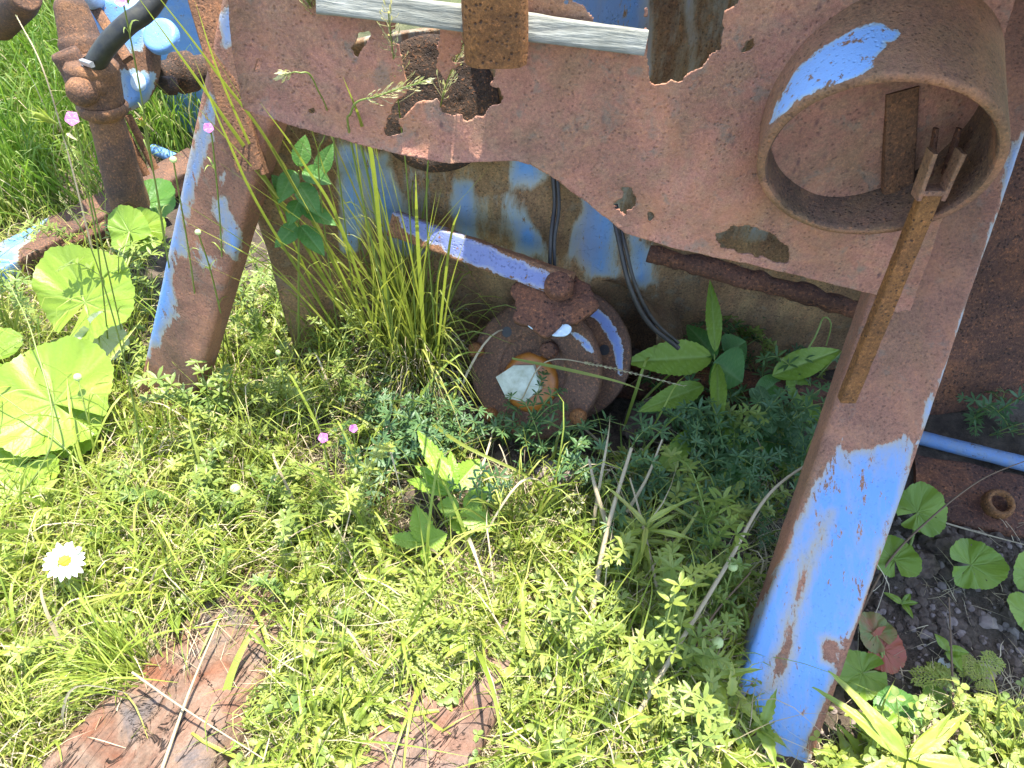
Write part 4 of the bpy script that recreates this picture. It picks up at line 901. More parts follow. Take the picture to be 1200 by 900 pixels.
scatter('meadow_grass', [M['farGrass'], M['straw']], [tp_blades(14, rng.uniform(.22, .42), .0045, .03, (.7, 1), (.05, .4), .06, 6) for _ in range(6)],
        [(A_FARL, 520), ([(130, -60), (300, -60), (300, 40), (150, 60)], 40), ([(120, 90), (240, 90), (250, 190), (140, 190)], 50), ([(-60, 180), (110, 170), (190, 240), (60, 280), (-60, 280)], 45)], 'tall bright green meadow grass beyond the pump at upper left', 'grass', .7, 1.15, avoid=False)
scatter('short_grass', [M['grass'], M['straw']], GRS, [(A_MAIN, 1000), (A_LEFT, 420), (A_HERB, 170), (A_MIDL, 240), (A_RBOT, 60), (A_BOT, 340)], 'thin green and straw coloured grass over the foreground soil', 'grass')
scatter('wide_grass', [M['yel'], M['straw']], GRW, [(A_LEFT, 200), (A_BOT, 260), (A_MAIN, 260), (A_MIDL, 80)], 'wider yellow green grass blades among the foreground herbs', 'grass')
LNG = [tp_blades(5, rng.uniform(.18, .32), .0026, .012, (.2, .75), (.15, .7), .18, 9) for _ in range(10)]
scatter('long_thin_grass', [M['yel'], M['straw']], LNG, [(A_LEFT, 170), (A_MIDL, 100), ([(-60, 480), (230, 440), (430, 480), (470, 620), (330, 720), (-60, 720)], 160), (A_BOT, 130), ([(440, 560), (620, 600), (640, 760), (430, 740)], 35), ([(230, 340), (330, 300), (440, 360), (440, 480), (250, 480)], 45), ([(230, 480), (440, 480), (440, 640), (260, 640)], 40), ([(440, 560), (740, 590), (780, 700), (640, 740), (440, 640)], 38)], 'long thin bright grass blades leaning over the foreground', 'grass')
scatter('clover_cover', [M['herb'], M['stem']], CLO, [(A_MAIN, 130), (A_HERB, 80), (A_LEFT, 20), (A_BOT, 45), (A_RBOT, 45)], 'low small leaved clover between the grasses', 'ground cover')
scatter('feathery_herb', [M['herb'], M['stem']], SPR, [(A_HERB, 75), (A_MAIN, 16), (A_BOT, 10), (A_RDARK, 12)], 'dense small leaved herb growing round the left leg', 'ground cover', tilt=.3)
scatter('whorled_herb', [M['bluish'], M['stem']], GAL, [(A_HUB, 38), (A_RDARK, 55), ([(430, 430), (560, 500), (700, 520), (660, 560), (440, 560)], 40), ([(1080, 480), (1200, 500), (1190, 520), (1090, 510)], 6)], 'blue green whorled herb scrambling through the shade round the hub', 'ground cover', .7, 1.2, tilt=.35)
scatter('leafy_weeds', [M['yel'], M['stem']], WEE, [(A_BOT, 120), ([(600, 650), (860, 680), (850, 940), (600, 940)], 90), (A_LEFT, 20), (A_MAIN, 40), (A_RBOT, 25)], 'low yellow green weeds with toothed leaves at the bottom', 'ground cover', .6, 1.1)
scatter('ferny_cover', [M['herb'], M['stem']], FRN, [(A_BOT, 40), ([(330, 700), (470, 700), (450, 900), (320, 900)], 22), (A_LEFT, 14)], 'small ferny leaves low in the sunny foreground', 'ground cover', .5, .9)
scatter('straw_litter', [M['straw'], M['straw']], STR, [(A_MAIN, 1700), (A_LEFT, 600), (A_BOT, 700), (A_MIDL, 160), (A_RIGHT, 26), (A_RBOT, 100), (A_UNDER, 60)], 'dry straw and dead stalks littering the soil', 'litter', .6, 1.2, z=.004, avoid=False)
scatter('large_weeds', [M['yel'], M['stem']], WEE, [([(600, 660), (880, 700), (870, 940), (590, 940)], 60), ([(330, 650), (600, 650), (600, 920), (330, 920)], 22), ([(980, 890), (1230, 860), (1230, 980), (980, 980)], 8), ([(-40, 600), (330, 640), (200, 900), (-40, 900)], 14)], 'larger lime green weeds with lobed leaves in the bottom foreground', 'ground cover', .75, 1.25, tilt=.35)
scatter('loose_straw', [M['straw'], M['straw']], STR, [(A_MAIN, 330), (A_BOT, 190), (A_LEFT, 130), ([(420, 400), (560, 400), (560, 520), (420, 520)], 40)], 'pale straw caught on top of the low plants', 'litter', .7, 1.4, z=0, tilt=.3, lift=lambda x, y: rng.uniform(.01, .05))
TALL = [tp_sprig(rng.uniform(.15, .22), rng.integers(10, 14), .014, .3, rng.integers(4, 7), lean=.55, branch=3) for _ in range(8)]
scatter('tall_feathery_herb', [M['herb'], M['stem']], TALL, [(A_HERB, 13), ([(350, 560), (470, 540), (470, 640), (330, 680)], 2), ([(640, 720), (840, 710), (800, 840), (640, 840)], 4), ([(840, 760), (900, 760), (880, 860), (830, 860)], 3), (A_MIDL, 8)], 'taller feathery herb stems rising over the carpet of weeds', 'ground cover', .8, 1.25, tilt=.25)
scatter('scrambling_stems', [M['bluish'], M['stem']], TALL, [([(560, 560), (720, 560), (720, 600), (560, 600)], 4), (A_RDARK, 7)], 'thin whorled stems scrambling up in front of the hub', 'ground cover', .6, 1.0, tilt=.3, avoid=False)
# outside the frame: keep the place whole from the side
g = Geo()
for k in range(900):
    x = rng.uniform(-3.2, 3.2); y = rng.uniform(-.3, 5)
    px, py = proj(np.array([[x, y, 0.]])); px, py = px[0], py[0]
    if -80 < px < 1280 and -80 < py < 980 and y > .2: continue
    if -.6 < x < 1.2 and .8 < y < 1.9: continue
    g.put(GRS[rng.integers(10)] if rng.random() < .6 else GRW[rng.integers(6)], rotm(rng.random() * 6.28) * rng.uniform(1, 2), (x, y, 0), rng.normal(0, .15))
tag(mk('outer_grass', g, [M['grass'], M['straw']]), 'grass spreading over the ground round the machine', 'grass', kind='stuff')
# gravel
def rock(g, c, r, m=0, seed=0, n=2, flat=.6):
    import bmesh
    bm = bmesh.new(); bmesh.ops.create_icosphere(bm, subdivisions=n, radius=1); V = np.array([v.co[:] for v in bm.verts]); T = np.array([[v.index for v in f.verts] for f in bm.faces]); bm.free()
    V = V * (1 + .6 * fbm(V, 1.9, seed, 3))[:, None]; V = V @ rotm(seed, .3 * seed).T; V[:, 2] *= flat; g.add(V * r * rng.uniform(.75, 1.2, 3) + c, None, T, m, rng.random())
g = Geo()
for poly, n in (([(1010, 560), (1230, 600), (1230, 880), (960, 860)], 1500), ([(600, 490), (760, 560), (700, 620), (560, 560)], 150), (A_MAIN, 300), ([(430, 440), (900, 450), (900, 520), (430, 520)], 120)):
    k = 0; q = np.array(poly, float)
    while k < n:
        x = rng.uniform(q[:, 0].min(), q[:, 0].max()); y = rng.uniform(q[:, 1].min(), q[:, 1].max())
        if not inpoly(x, y, q): continue
        k += 1; p = G(x, y); r = rng.uniform(.002, .006) if rng.random() < .92 else rng.uniform(.006, .013)
        rock(g, p + np.array([0, 0, float(ground_h(np.array(p[0]), np.array(p[1]))) + r * .2]), r, int(rng.random() < .3), seed=k % 50 + .3, n=1 if r < .005 else 2)
tag(mk('gravel', g, [M['stone'], M['pinkstone']], smooth=False), 'dark stony clods and pebbles on the bare soil', 'gravel', kind='stuff')

# ------------------------------------------------------------------ individual stones
for px, py, r, lab, mt in ((762, 498, .055, 'dark round stone in the shade right of the hub', 'stone'), (735, 425, .045, 'dark boulder wedged between hub and housing', 'stone'), (655, 560, .035, 'pinkish dusty stone just below the hub', 'pinkstone'), (500, 590, .035, 'grey stone beneath the bright toothed seedling', 'stone'),
                           (370, 640, .03, 'pale brown stone among the herbs left of centre', 'pinkstone'), (850, 640, .04, 'dark stone in the shade left of the right leg', 'stone'), (1075, 665, .03, 'flat grey stone on bare soil right of the right leg', 'stone'), (1105, 640, .028, 'dark stone near the upper round leaves at right', 'stone')):
    p = G(px, py, r * .25); g = Geo(); rock(g, p, r, 0, px * .37, 4, .65); V = np.concatenate(g.V); g.V = [V + (fbm(V, 45, 4, 5) * .010)[:, None] * np.array([.5, .5, 1])]
    tag(mk('stone', g, M[mt], smooth=False, loc=p), lab, 'stone', 'stones in the weeds')

# ------------------------------------------------------------------ individual plants
def petiole(g, a, b, r=.0022, m=0, lift=.3):
    a = np.asarray(a, float); b = np.asarray(b, float); L = np.linalg.norm(b - a); tube(g, catmull([a, a * .5 + b * .5 + [0, 0, L * lift * .4], b], 12), np.linspace(r * 1.2, r * .8, 12), 7, m, .5)
def plant(name, label, cat, base, group=None): return thing(name, label, cat, base, group)
def round_plant(label, basepx, leaves, group):
    """leaves: px,py,height,radius px, tip yaw deg, normal, material, var, holes"""
    b = G(*basepx); t = plant('round_leaf_plant', label, 'plant', b, group)
    for (px, py, h, rp, yaw, nv, mt, var, hol) in leaves:
        c = G(px, py, h); r = rp * ((c - CAM) @ FW) / 900
        jo = c - r * .25 * np.array([math.cos(R(yaw)), math.sin(R(yaw)), 0])
        g = Geo(); petiole(g, b, jo - nrm(nv) * .001, .0024); mk('petiole', g, M['stem'], t)
        g = Geo(); roundleaf(g, jo, nv, r, R(yaw), 0, var, seed=px * .13, holes=hol); mk('leaf', g, M[mt], t)
    return t
RL = 'round leaved plants'
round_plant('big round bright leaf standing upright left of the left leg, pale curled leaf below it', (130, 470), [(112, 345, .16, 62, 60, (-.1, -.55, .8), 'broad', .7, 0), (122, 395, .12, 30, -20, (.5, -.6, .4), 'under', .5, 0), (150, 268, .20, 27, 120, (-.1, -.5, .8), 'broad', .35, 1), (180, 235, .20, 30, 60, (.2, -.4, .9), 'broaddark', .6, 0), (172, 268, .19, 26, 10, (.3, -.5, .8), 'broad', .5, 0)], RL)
round_plant('huge soft lobed leaves spreading at the left edge of the weeds', (60, 560), [(48, 468, .12, 76, 160, (.1, -.35, .9), 'broad', .75, 1), (8, 552, .08, 55, 210, (.05, -.3, 1), 'broad', .8, 2), (88, 500, .09, 36, -30, (.3, -.4, .9), 'broad', .55, 0), (-20, 420, .1, 40, 170, (.1, -.4, 1), 'broad', .4, 0)], RL)
round_plant('fresh scalloped leaf tucked against the right side of the right leg, below the blue pipe', (1060, 660), [(1082, 598, .05, 32, 20, (0, -.3, 1), 'broad', .45, 1), (1046, 650, .05, 27, 90, (-.1, -.3, 1), 'broad', .4, 0)], RL)
round_plant('round leaf peppered with tiny holes below the cracked plank', (1150, 690), [(1146, 662, .04, 33, 0, (0, -.2, 1), 'broad', .35, 5)], RL)
round_plant('pair of round leaves cut by the right edge of the photo', (1215, 720), [(1203, 670, .04, 24, 150, (0, -.3, 1), 'broad', .6, 0), (1203, 722, .04, 26, 200, (0, -.2, 1), 'broad', .6, 0)], RL)
round_plant('small green leaves with red spotted leaf beside the lower right leg', (1035, 790), [(1004, 790, .03, 30, 190, (0, -.2, 1), 'broad', .35, 1), (1022, 738, .03, 23, 120, (0, -.2, 1), 'redleaf', .2, 3), (1042, 765, .02, 26, -30, (.1, -.3, 1), 'redleaf', .85, 2)], RL)
round_plant('dull green rounded leaves low behind the lily like shoot', (1055, 860), [(1055, 832, .03, 28, 30, (0, -.2, 1), 'broaddark', .7, 0), (1030, 850, .03, 24, 150, (0, -.3, 1), 'broad', .4, 0), (1095, 815, .02, 15, 0, (0, -.2, 1), 'broad', .3, 0)], RL)

def lplant(name, label, cat, basepx, leaves, mt='broad', stem=None, group=None, shape='ovate', serr=.05, nser=16, r=.0018, stems=()):
    """leaves: base (px,py,h), tip (px,py,h), width px, var"""
    b = G(*basepx); t = plant(name, label, cat, b, group)
    g = Geo()
    for st in stems: tube(g, catmull([G(*q) if len(q) == 3 else G(q[0], q[1], 0) for q in st], 16), np.linspace(r * 1.2, r * .6, 16), 7, 0, .5)
    if stems: mk('stem', g, M['stem'], t)
    for lf in leaves:
        (bp, tp_, wpx, var) = lf[:4]; m2 = lf[4] if len(lf) > 4 else mt
        a = G(*bp); e = G(*tp_); L = np.linalg.norm(e - a); W = wpx * ((a - CAM) @ FW) / 900
        vw = nrm(CAM - a) + np.array([.25, -.1, .5]); d = e - a; curl = .12; d = d + nrm(vw) * curl * L * .9
        g = Geo(); bigleaf(g, a, d, vw, L, W, 0, var, shape, serr, nser, curl=curl, fold=.22, nu=56, nv=6, wave=.012, seed=1); mk('leaf', g, M[m2], t)
    return t
lplant('toothed_plant', 'broad toothed leaves with one tall upright leaf between hub and right leg', 'plant', (842, 520),
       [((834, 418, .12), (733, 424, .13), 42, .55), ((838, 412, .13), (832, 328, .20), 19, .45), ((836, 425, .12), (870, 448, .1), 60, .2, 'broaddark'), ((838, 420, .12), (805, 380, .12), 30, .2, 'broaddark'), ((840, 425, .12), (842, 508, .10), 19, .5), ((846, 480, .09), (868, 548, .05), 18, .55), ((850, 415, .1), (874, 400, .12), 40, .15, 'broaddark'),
        ((824, 452, .10), (748, 482, .09), 28, .4), ((820, 500, .07), (762, 560, .05), 24, .35)], stems=[[(842, 520, 0), (841, 470, .05), (837, 415, .13)], [(850, 515, 0), (845, 478, .09)]])
lplant('broad_weed', 'light green drooping broad leaves rising to a hooked tip left of the fork bar', 'plant', (920, 480),
       [((905, 440, .10), (985, 410, .12), 34, .5), ((915, 445, .08), (880, 470, .07), 30, .35, 'broaddark'), ((900, 520, .05), (822, 590, .03), 34, .3, 'broaddark'), ((925, 430, .1), (950, 500, .04), 26, .3), ((900, 500, .05), (928, 560, .03), 36, .25, 'broaddark'), ((940, 470, .06), (985, 500, .04), 24, .3), ((850, 560, .04), (870, 500, .06), 30, .25, 'broaddark')],
       stems=[[(915, 490, 0), (930, 440, .08), (955, 395, .15), (965, 372, .18), (974, 380, .17), (968, 405, .16)], [(935, 480, 0), (960, 440, .08), (990, 408, .12)]], serr=.02)
b_ = [((893, 468), 17), ((905, 492), 17), ((903, 468), 14), ((882, 486), 16), ((920, 480), 15), ((935, 492), 18), ((870, 496), 16), ((915, 505), 15)]
lplant('oval_leaf_herb', 'blue green herb with smooth oval leaflets in threes left of the right leg', 'plant', (905, 520),
       [((899, 485, .10), (889, 452, .11), 17, .5), ((899, 485, .10), (916, 470, .11), 14, .6), ((899, 485, .10), (870, 500, .09), 15, .7), ((902, 492, .10), (905, 508, .09), 13, .7), ((904, 490, .09), (925, 498, .09), 15, .6), ((920, 495, .08), (948, 482, .09), 17, .4), ((920, 498, .08), (945, 530, .06), 18, .45), ((888, 470, .10), (880, 455, .11), 12, .5), ((904, 492, .1), (897, 475, .1), 11, .8)], mt='bluish', shape='round', serr=0, stems=[[(905, 520, 0), (899, 485, .1)], [(912, 520, 0), (920, 496, .08)]])
lplant('toothed_seedling', 'bright toothed seedling standing alone below the hub, upper one', 'seedling', (532, 600),
       [((530, 575, .11), (489, 504, .14), 24, .75), ((530, 575, .09), (528, 528, .12), 18, .6), ((526, 572, .09), (486, 546, .10), 16, .7), ((528, 578, .09), (476, 562, .08), 18, .75), ((532, 572, .09), (562, 538, .10), 32, .75), ((544, 596, .08), (574, 570, .1), 22, .85), ((540, 598, .08), (582, 622, .07), 30, .95), ((538, 596, .08), (512, 592, .08), 26, .8)], mt='seedling', serr=.13, nser=9, stems=[[(535, 620, 0), (534, 600, .04), (530, 575, .09)]])
lplant('toothed_seedling', 'yellow green toothed seedling below the other one, lower left', 'seedling', (500, 665),
       [((498, 636, .07), (487, 592, .10), 28, .95), ((498, 636, .07), (455, 630, .08), 20, .85), ((500, 636, .07), (524, 626, .08), 28, .95), ((498, 640, .07), (499, 662, .05), 13, .8), ((530, 600, .06), (548, 630, .05), 24, .8)], mt='seedling', serr=.12, nser=8, stems=[[(502, 668, 0), (499, 638, .07)]])
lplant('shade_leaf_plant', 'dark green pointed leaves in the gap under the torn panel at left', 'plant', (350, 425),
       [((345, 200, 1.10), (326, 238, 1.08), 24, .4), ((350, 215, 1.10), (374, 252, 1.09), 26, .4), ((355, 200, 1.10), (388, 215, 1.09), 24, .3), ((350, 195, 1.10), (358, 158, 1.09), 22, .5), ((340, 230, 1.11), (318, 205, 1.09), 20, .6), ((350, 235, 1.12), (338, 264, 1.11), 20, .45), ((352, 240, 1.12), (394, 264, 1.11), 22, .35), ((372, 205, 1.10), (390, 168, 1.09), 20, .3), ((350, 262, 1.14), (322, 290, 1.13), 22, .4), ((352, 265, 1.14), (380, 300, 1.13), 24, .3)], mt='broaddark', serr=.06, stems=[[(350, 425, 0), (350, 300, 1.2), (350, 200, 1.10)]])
def radial(name, label, cat, basepx, h, n, L, w, mt, spread=(.2, .9), shape='lance', group=None, tiers=1, serr=.0, droop=.25, az=None):
    b = G(*basepx); t = plant(name, label, cat, b, group); top = b + np.array([rng.normal(0, .01), rng.normal(0, .01), h])
    g = Geo(); c = catmull([b, (b + top) / 2 + [.004, .003, 0], top], 12); tube(g, c, np.linspace(.0022, .0012, 12), 7, 0, .6); mk('stem', g, M['stem'], t)
    for k in range(n):
        u = 1 - .75 * (k / n) if tiers > 1 else 1 - .25 * k / n
        yaw = (k * 2.4 + rng.normal(0, .2)) if az is None else rng.uniform(*az)
        e = rng.uniform(*spread); l = L * rng.uniform(.75, 1.1)
        g = Geo(); bigleaf(g, c[min(11, int(u * 11))], np.array([math.cos(yaw) , math.sin(yaw), e]), (0, 0, 1), l, l * w, 0, rng.uniform(.3, .9), shape, serr, 8, curl=droop, fold=.25, nu=20, nv=3); mk('leaf', g, M[mt], t)
    return t
radial('narrow_leaf_plant', 'tall plant with long narrow leaves radiating below the dry broken stalks', 'plant', (735, 665), .14, 22, .085, .11, 'yel', (-.1, .8), tiers=2)
radial('narrow_leaf_plant', 'narrow leaved plant in half shade right of the dry broken stalks', 'plant', (800, 640), .10, 16, .08, .11, 'herb', (-.1, .7), tiers=2)
radial('lily_like_shoot', 'bright lance leaved shoot at the bottom right corner of the leg', 'plant', (1045, 905), .07, 9, .12, .17, 'yel', (.1, .6), droop=.2)
radial('lance_leaf_plant', 'shiny lance leaved plant at the very bottom right of centre', 'plant', (760, 880), .06, 10, .09, .2, 'yel', (.2, .8))
radial('lance_leaf_plant', 'leafy plant with wavy pale leaves left of the foot of the right leg', 'plant', (820, 810), .10, 12, .07, .2, 'yel', (.1, .8), tiers=2, serr=.2)
radial('lance_leaf_plant', 'small leafy rosette at the bottom edge beneath the broad weathered beam', 'plant', (255, 895), .03, 8, .05, .4, 'broad', (.3, .6), 'ovate')
radial('small_seedling', 'tiny three leaved seedling on bare soil right of the leg', 'seedling', (1056, 712), .012, 4, .028, .4, 'broad', (.2, .5), 'ovate')
radial('small_seedling', 'small pale leafed seedling beside the upright twig', 'seedling', (1105, 770), .03, 3, .03, .6, 'broad', (.3, .6), 'ovate')
for (px, py, s_, lab) in ((572, 800, 1.15, 'feathery fern like weed casting a shadow on the grooved beam'), (455, 775, 1.6, 'large feathery weed in sun between the two reddish beams'), (500, 880, .9, 'little yellow feathery weed at the end of the short beam'), (690, 730, 1.0, 'feathery weed below the narrow leaved plant'), (1125, 812, .8, 'soft feathery weed right of the upright twig'), (395, 820, 1.2, 'feathery weed right of the broad weathered beam')):
    g = Geo(); p = G(px, py); g.put(FRN[rng.integers(5)], rotm(rng.random() * 6) * s_, p, .1); g.put(FRN[rng.integers(5)], rotm(rng.random() * 6) * s_ * .7, p + [0, 0, .012 * s_], .2)
    tag(mk('feathery_weed', g, [M['yel'] if s_ < 1 else M['herb'], M['stem']], loc=p), lab, 'weed', 'feathery weeds')

# grass tufts
def tuft(label, px, py, sets, mats=('grass', 'straw')):
    p = G(px, py); t = thing('grass_tuft', label, 'grass tuft', p, 'grass tufts'); gg = Geo(); gd = Geo()
    for (n, L, w_, hr, dr, dry, y0, ys, spread) in sets:
        for k in range(n):
            yaw = R(y0) + rng.uniform(-R(ys), R(ys)); l = L * rng.uniform(.55, 1.1); b = p + np.array([rng.normal(0, spread), rng.normal(0, spread), -.003])
            blade(gd if dry else gg, arch(b, yaw, l, rng.uniform(*hr), rng.uniform(*dr), .006), w_ * rng.uniform(.6, 1.2), 0, rng.uniform(.1, .95) if dry else rng.uniform(.1, .8), 11)
    if px == 492:
        for k in range(46):
            bx, by = rng.uniform(430, 520), rng.uniform(425, 455); b = G(bx, by); f = rng.random()
            tx = 190 + 360 * f ** 1.2 + rng.normal(0, 20); ty = rng.uniform(20, 300) if tx < 430 else rng.uniform(180, 330); tt = rng.uniform(.82, 1.0) if ty < 200 else rng.uniform(.95, 1.15)
            e = P(tx, ty, tt); mid = b * .45 + e * .55 + [0, 0, .03 + .05 * rng.random()]; q1 = b * .8 + e * .2 + [0, 0, .03]
            blade(gg, [b, q1, mid, e], rng.uniform(.0022, .005), 0, rng.uniform(.3, .85), 24)
    mk('green_blades', gg, M[mats[0]], t)
    if gd.V: mk('dry_blades', gd, M[mats[1]], t)
TALLB = True
tuft('large mixed green and straw tuft left of the hub', 492, 455, [(190, .34, .004, (.45, .95), (.2, .7), 0, 90, 180, .02), (70, .40, .0045, (.85, 1), (.02, .3), 0, 120, 70, .02), (260, .25, .0018, (.15, .8), (.4, 1.1), 1, 0, 180, .02), (110, .15, .002, (.1, .5), (.5, 1.2), 1, -80, 60, .02), (36, .22, .006, (.4, .7), (.5, 1), 0, -60, 90, .02)])
tuft('fine grass tuft fanning leftward beside the broad weathered beam', 165, 800, [(240, .22, .0024, (.25, .7), (.3, .8), 0, 165, 50, .018), (130, .16, .0016, (.1, .5), (.3, .9), 1, 170, 100, .02)], ('yel', 'straw'))
tuft('thin upright grass tuft under the panel near the left leg', 400, 425, [(80, .26, .0032, (.7, 1), (.05, .5), 0, 100, 180, .03), (40, .12, .002, (.3, .7), (.3, .9), 1, 0, 180, .02)])
tuft('bright tuft of wide blades below the left leg foot', 195, 540, [(36, .20, .006, (.5, .95), (.1, .6), 0, 90, 180, .02)], ('yel', 'straw'))
tuft('grass tuft growing just below the hub stones', 600, 640, [(60, .20, .0038, (.4, .9), (.2, .8), 0, 60, 180, .025), (50, .12, .0015, (.1, .3), (.3, .9), 1, 0, 180, .02)])
tuft('grass tuft leaning over rail at far left edge', 20, 440, [(90, .26, .004, (.4, .9), (.2, .7), 0, 60, 120, .04), (50, .18, .0022, (.1, .6), (.2, .9), 1, 20, 120, .03)])

def GT(pts, tt=.80):
    if min(q[1] for q in pts) >= 300 or (len(pts[0]) == 3 and pts[0][1] < 301): return [G(*q) for q in pts]
    b0 = G(*pts[0]); t0 = float((b0 - CAM) @ FW); y0 = pts[0][1]; y1 = min(q[1] for q in pts)
    return [b0] + [P(q[0], q[1], t0 + (tt - t0) * ((y0 - q[1]) / (y0 - y1)) ** .8) for q in pts[1:]]
# long stalks with seed heads
def stalk(label, pts, r=.0013, mt='stem', head=None, hl=.25, hs=1.0, blades_=(), name='grass_stalk', cat='grass stalk', grp='long grass stalks', open_=.35):
    P3 = GT(pts, .70 if min(q[1] for q in pts) < 120 and pts[-1][0] > 320 else .9); t = thing(name, label, cat, P3[0], grp); c = catmull(P3, 50)
    g = Geo(); tube(g, c, np.linspace(r * 1.2, r * .5, 50), 6, 0, .5); mk('stem', g, M[mt], t)
    if head:
        g = Geo(); n0 = int(50 * (1 - hl))
        for i in range(n0, 50):
            f = (i - n0) / (50 - n0)
            for q in range(head + 2):
                T = nrm(c[min(49, i + 1)] - c[i - 1]); s_ = nrm(np.cross(T, rng.normal(0, 1, 3))); br = open_ * .05 * hs * (1 - f * .7) * rng.random()
                p_ = c[i] + nrm(T + s_ * .8) * br
                if br > .004: tube(g, np.array([c[i], p_]), .0003, 3, 0, .5, cap=False)
                leaf6(g, p_, nrm(T + s_ * .45), s_, .0065 * hs * rng.uniform(.7, 1.2), .0014 * hs, 0, rng.random(), .5, .1)
        mk('seed_head', g, M['seed'], t)
    for (i, yaw, L, w_) in blades_:
        g = Geo(); blade(g, arch(c[i], R(yaw), L, .55, .6), w_, 0, .5, 12); mk('leaf_blade', g, M['grass'], t)
    return t
stalk('tallest flowering grass stalk crossing the panel near the big tear', [(470, 455, 0), (440, 250, .26), (405, 110, .40), (372, 25, .47), (350, -20, .5)], .0018, head=6, hl=.35, hs=1.7, open_=.14)
stalk('slender stalk with loose open seed head over the big tear', [(490, 450, 0), (480, 250, .25), (468, 130, .36), (455, 15, .43)], .0011, head=3, hl=.32, hs=1.35, open_=.6)
stalk('curved stalk with airy seed head reaching the rusty post', [(515, 450, 0), (500, 240, .22), (520, 110, .38), (568, 5, .46)], .0011, head=4, hl=.34, hs=1.4, open_=.35)
stalk('arching stalk whose pale seed head leans right across the tear', [(470, 440, 0), (418, 200, .27), (412, 130, .33), (445, 112, .34), (498, 95, .34)], .0013, head=2, hl=.35, hs=1.1, open_=.3)
stalk('drooping pale seed head hanging over the panel left edge', [(420, 400, 0), (395, 190, .27), (370, 100, .37), (350, 85, .38), (333, 88, .38)], .001, head=3, hl=.14, hs=1.2, open_=.15)
stalk('stalk with pale spikelet just below panel edge at left', [(400, 420, 0), (375, 220, .25), (380, 160, .3), (400, 128, .33)], .001, head=3, hl=.14, hs=1.2, open_=.1)
for (lab, pts, w_) in (('thick bright grass stem running diagonally from the tuft to the top left', [(440, 430, 0), (330, 240, .25), (250, 120, .36), (150, -20, .47)], .006),
                       ('second diagonal stem parallel above the thick one', [(450, 430, 0), (340, 210, .28), (250, 80, .40), (165, -30, .48)], .0045),
                       ('grass blade crossing the blue strip of the left leg low down', [(430, 440, 0), (320, 270, .2), (265, 160, .3), (228, 70, .36)], .004),
                       ('straight grass blade over the left leg top', [(400, 410, 0), (320, 230, .25), (262, 100, .36), (228, 0, .44)], .004),
                       ('long bright blade rising from tuft to the panel left corner', [(455, 440, 0), (405, 280, .2), (355, 190, .28), (305, 120, .33)], .0045),
                       ('yellow green blade with thickened tip near the panel corner', [(460, 440, 0), (440, 220, .27), (425, 150, .33), (402, 90, .38)], .006),
                       ('vertical blade rising in front of the blue housing', [(500, 440, 0), (490, 290, .18), (487, 200, .25)], .006),
                       ('slim vertical blade right of the tuft, before the housing', [(510, 440, 0), (525, 300, .16), (540, 240, .2)], .004),
                       ('broad pale blade lying diagonally right of the pale curled leaf', [(92, 478, .08), (120, 430, .11), (168, 372, .13)], .013),
                       ('broad curved blade hanging over the broad weathered beam', [(252, 880, .01), (268, 800, .06), (290, 750, .08), (310, 730, .08)], .011),
                       ('long diagonal blade pointing down left over the beam ends', [(535, 790, .06), (490, 830, .04), (440, 870, .02), (405, 905, .01)], .012),
                       ('upright green blade in front of the left leg foot', [(208, 540, .0), (196, 480, .06), (180, 405, .13)], .009),
                       ('blade arching from the hub tuft across the lower weeds', [(470, 470, .05), (540, 520, .12), (620, 560, .1), (650, 600, .05)], .006),
                       ('long blade crossing the hub from left to right', [(600, 420, .16), (660, 432, .17), (720, 446, .17), (755, 458, .16)], .006)):
    g = Geo(); c0 = GT(pts, .72); vw = nrm(np.cross(nrm(c0[-1] - c0[0]), CAM - c0[0])); blade(g, c0, w_, 0, .45, 30, side=vw)
    tag(mk('long_grass_blade', g, M['yel'] if w_ > .008 else M['grass'], loc=c0[0]), lab, 'grass blade', 'long single blades')
rs = [( -20, 470, .30), (30, 520, .3), (0, 620, .2), (60, 700, .2), (240, 560, .2), (300, 640, .2), (160, 640, .2), (640, 700, .1), (340, 470, .25), (700, 660, .2), (-30, 820, .2), (90, 880, .2), (420, 620, .2), (330, 540, .2)]
g = Geo()
for k in range(210):
    bx, by = rng.uniform(-60, 760), rng.uniform(470, 900); an = rng.uniform(.2, 2.6); L = rng.uniform(.15, .34); b = G(bx, by)
    if any(inpoly(bx, by, q) for q in LOGZ): continue
    blade(g, arch(b, an if rng.random() < .7 else an + 3.1, L, rng.uniform(.25, .7), rng.uniform(.2, .8), .005), rng.uniform(.003, .007), int(rng.random() < .2), rng.uniform(.2, .9), 14)
tag(mk('loose_blades', g, [M['yel'], M['straw']]), 'loose long grass blades arching over the foreground herbs', 'grass', kind='stuff')
stalk('long green stalk sweeping from the left edge over the big leaves', [(-10, 620, .02), (60, 520, .16), (40, 400, .24), (10, 330, .28)], .0016)
stalk('yellowish stalk arching up from the lower left weeds to the left edge', [(175, 620, 0), (110, 560, .08), (50, 500, .13), (-10, 455, .17)], .0016)
stalk('stalk with spiky closed seed head over the big upright leaf', [(170, 560, 0), (150, 440, .12), (110, 300, .24), (70, 230, .3)], .0012, head=3, hl=.2, hs=.8, open_=.08)
stalk('horizontal pale seed head lying across the hub to the toothed leaves', [(610, 470, .10), (640, 424, .17), (700, 428, .17), (800, 452, .14)], .0012, head=4, hl=.42, hs=1.0, open_=.06, mt='straw')
stalk('brown seeded grass stem left of the pump', [(110, 300, .1), (80, 180, .3), (50, 80, .45), (20, 20, .5)], .0018, head=3, hl=.6, hs=.7, open_=.05, mt='straw')
D = 'dry stalks'
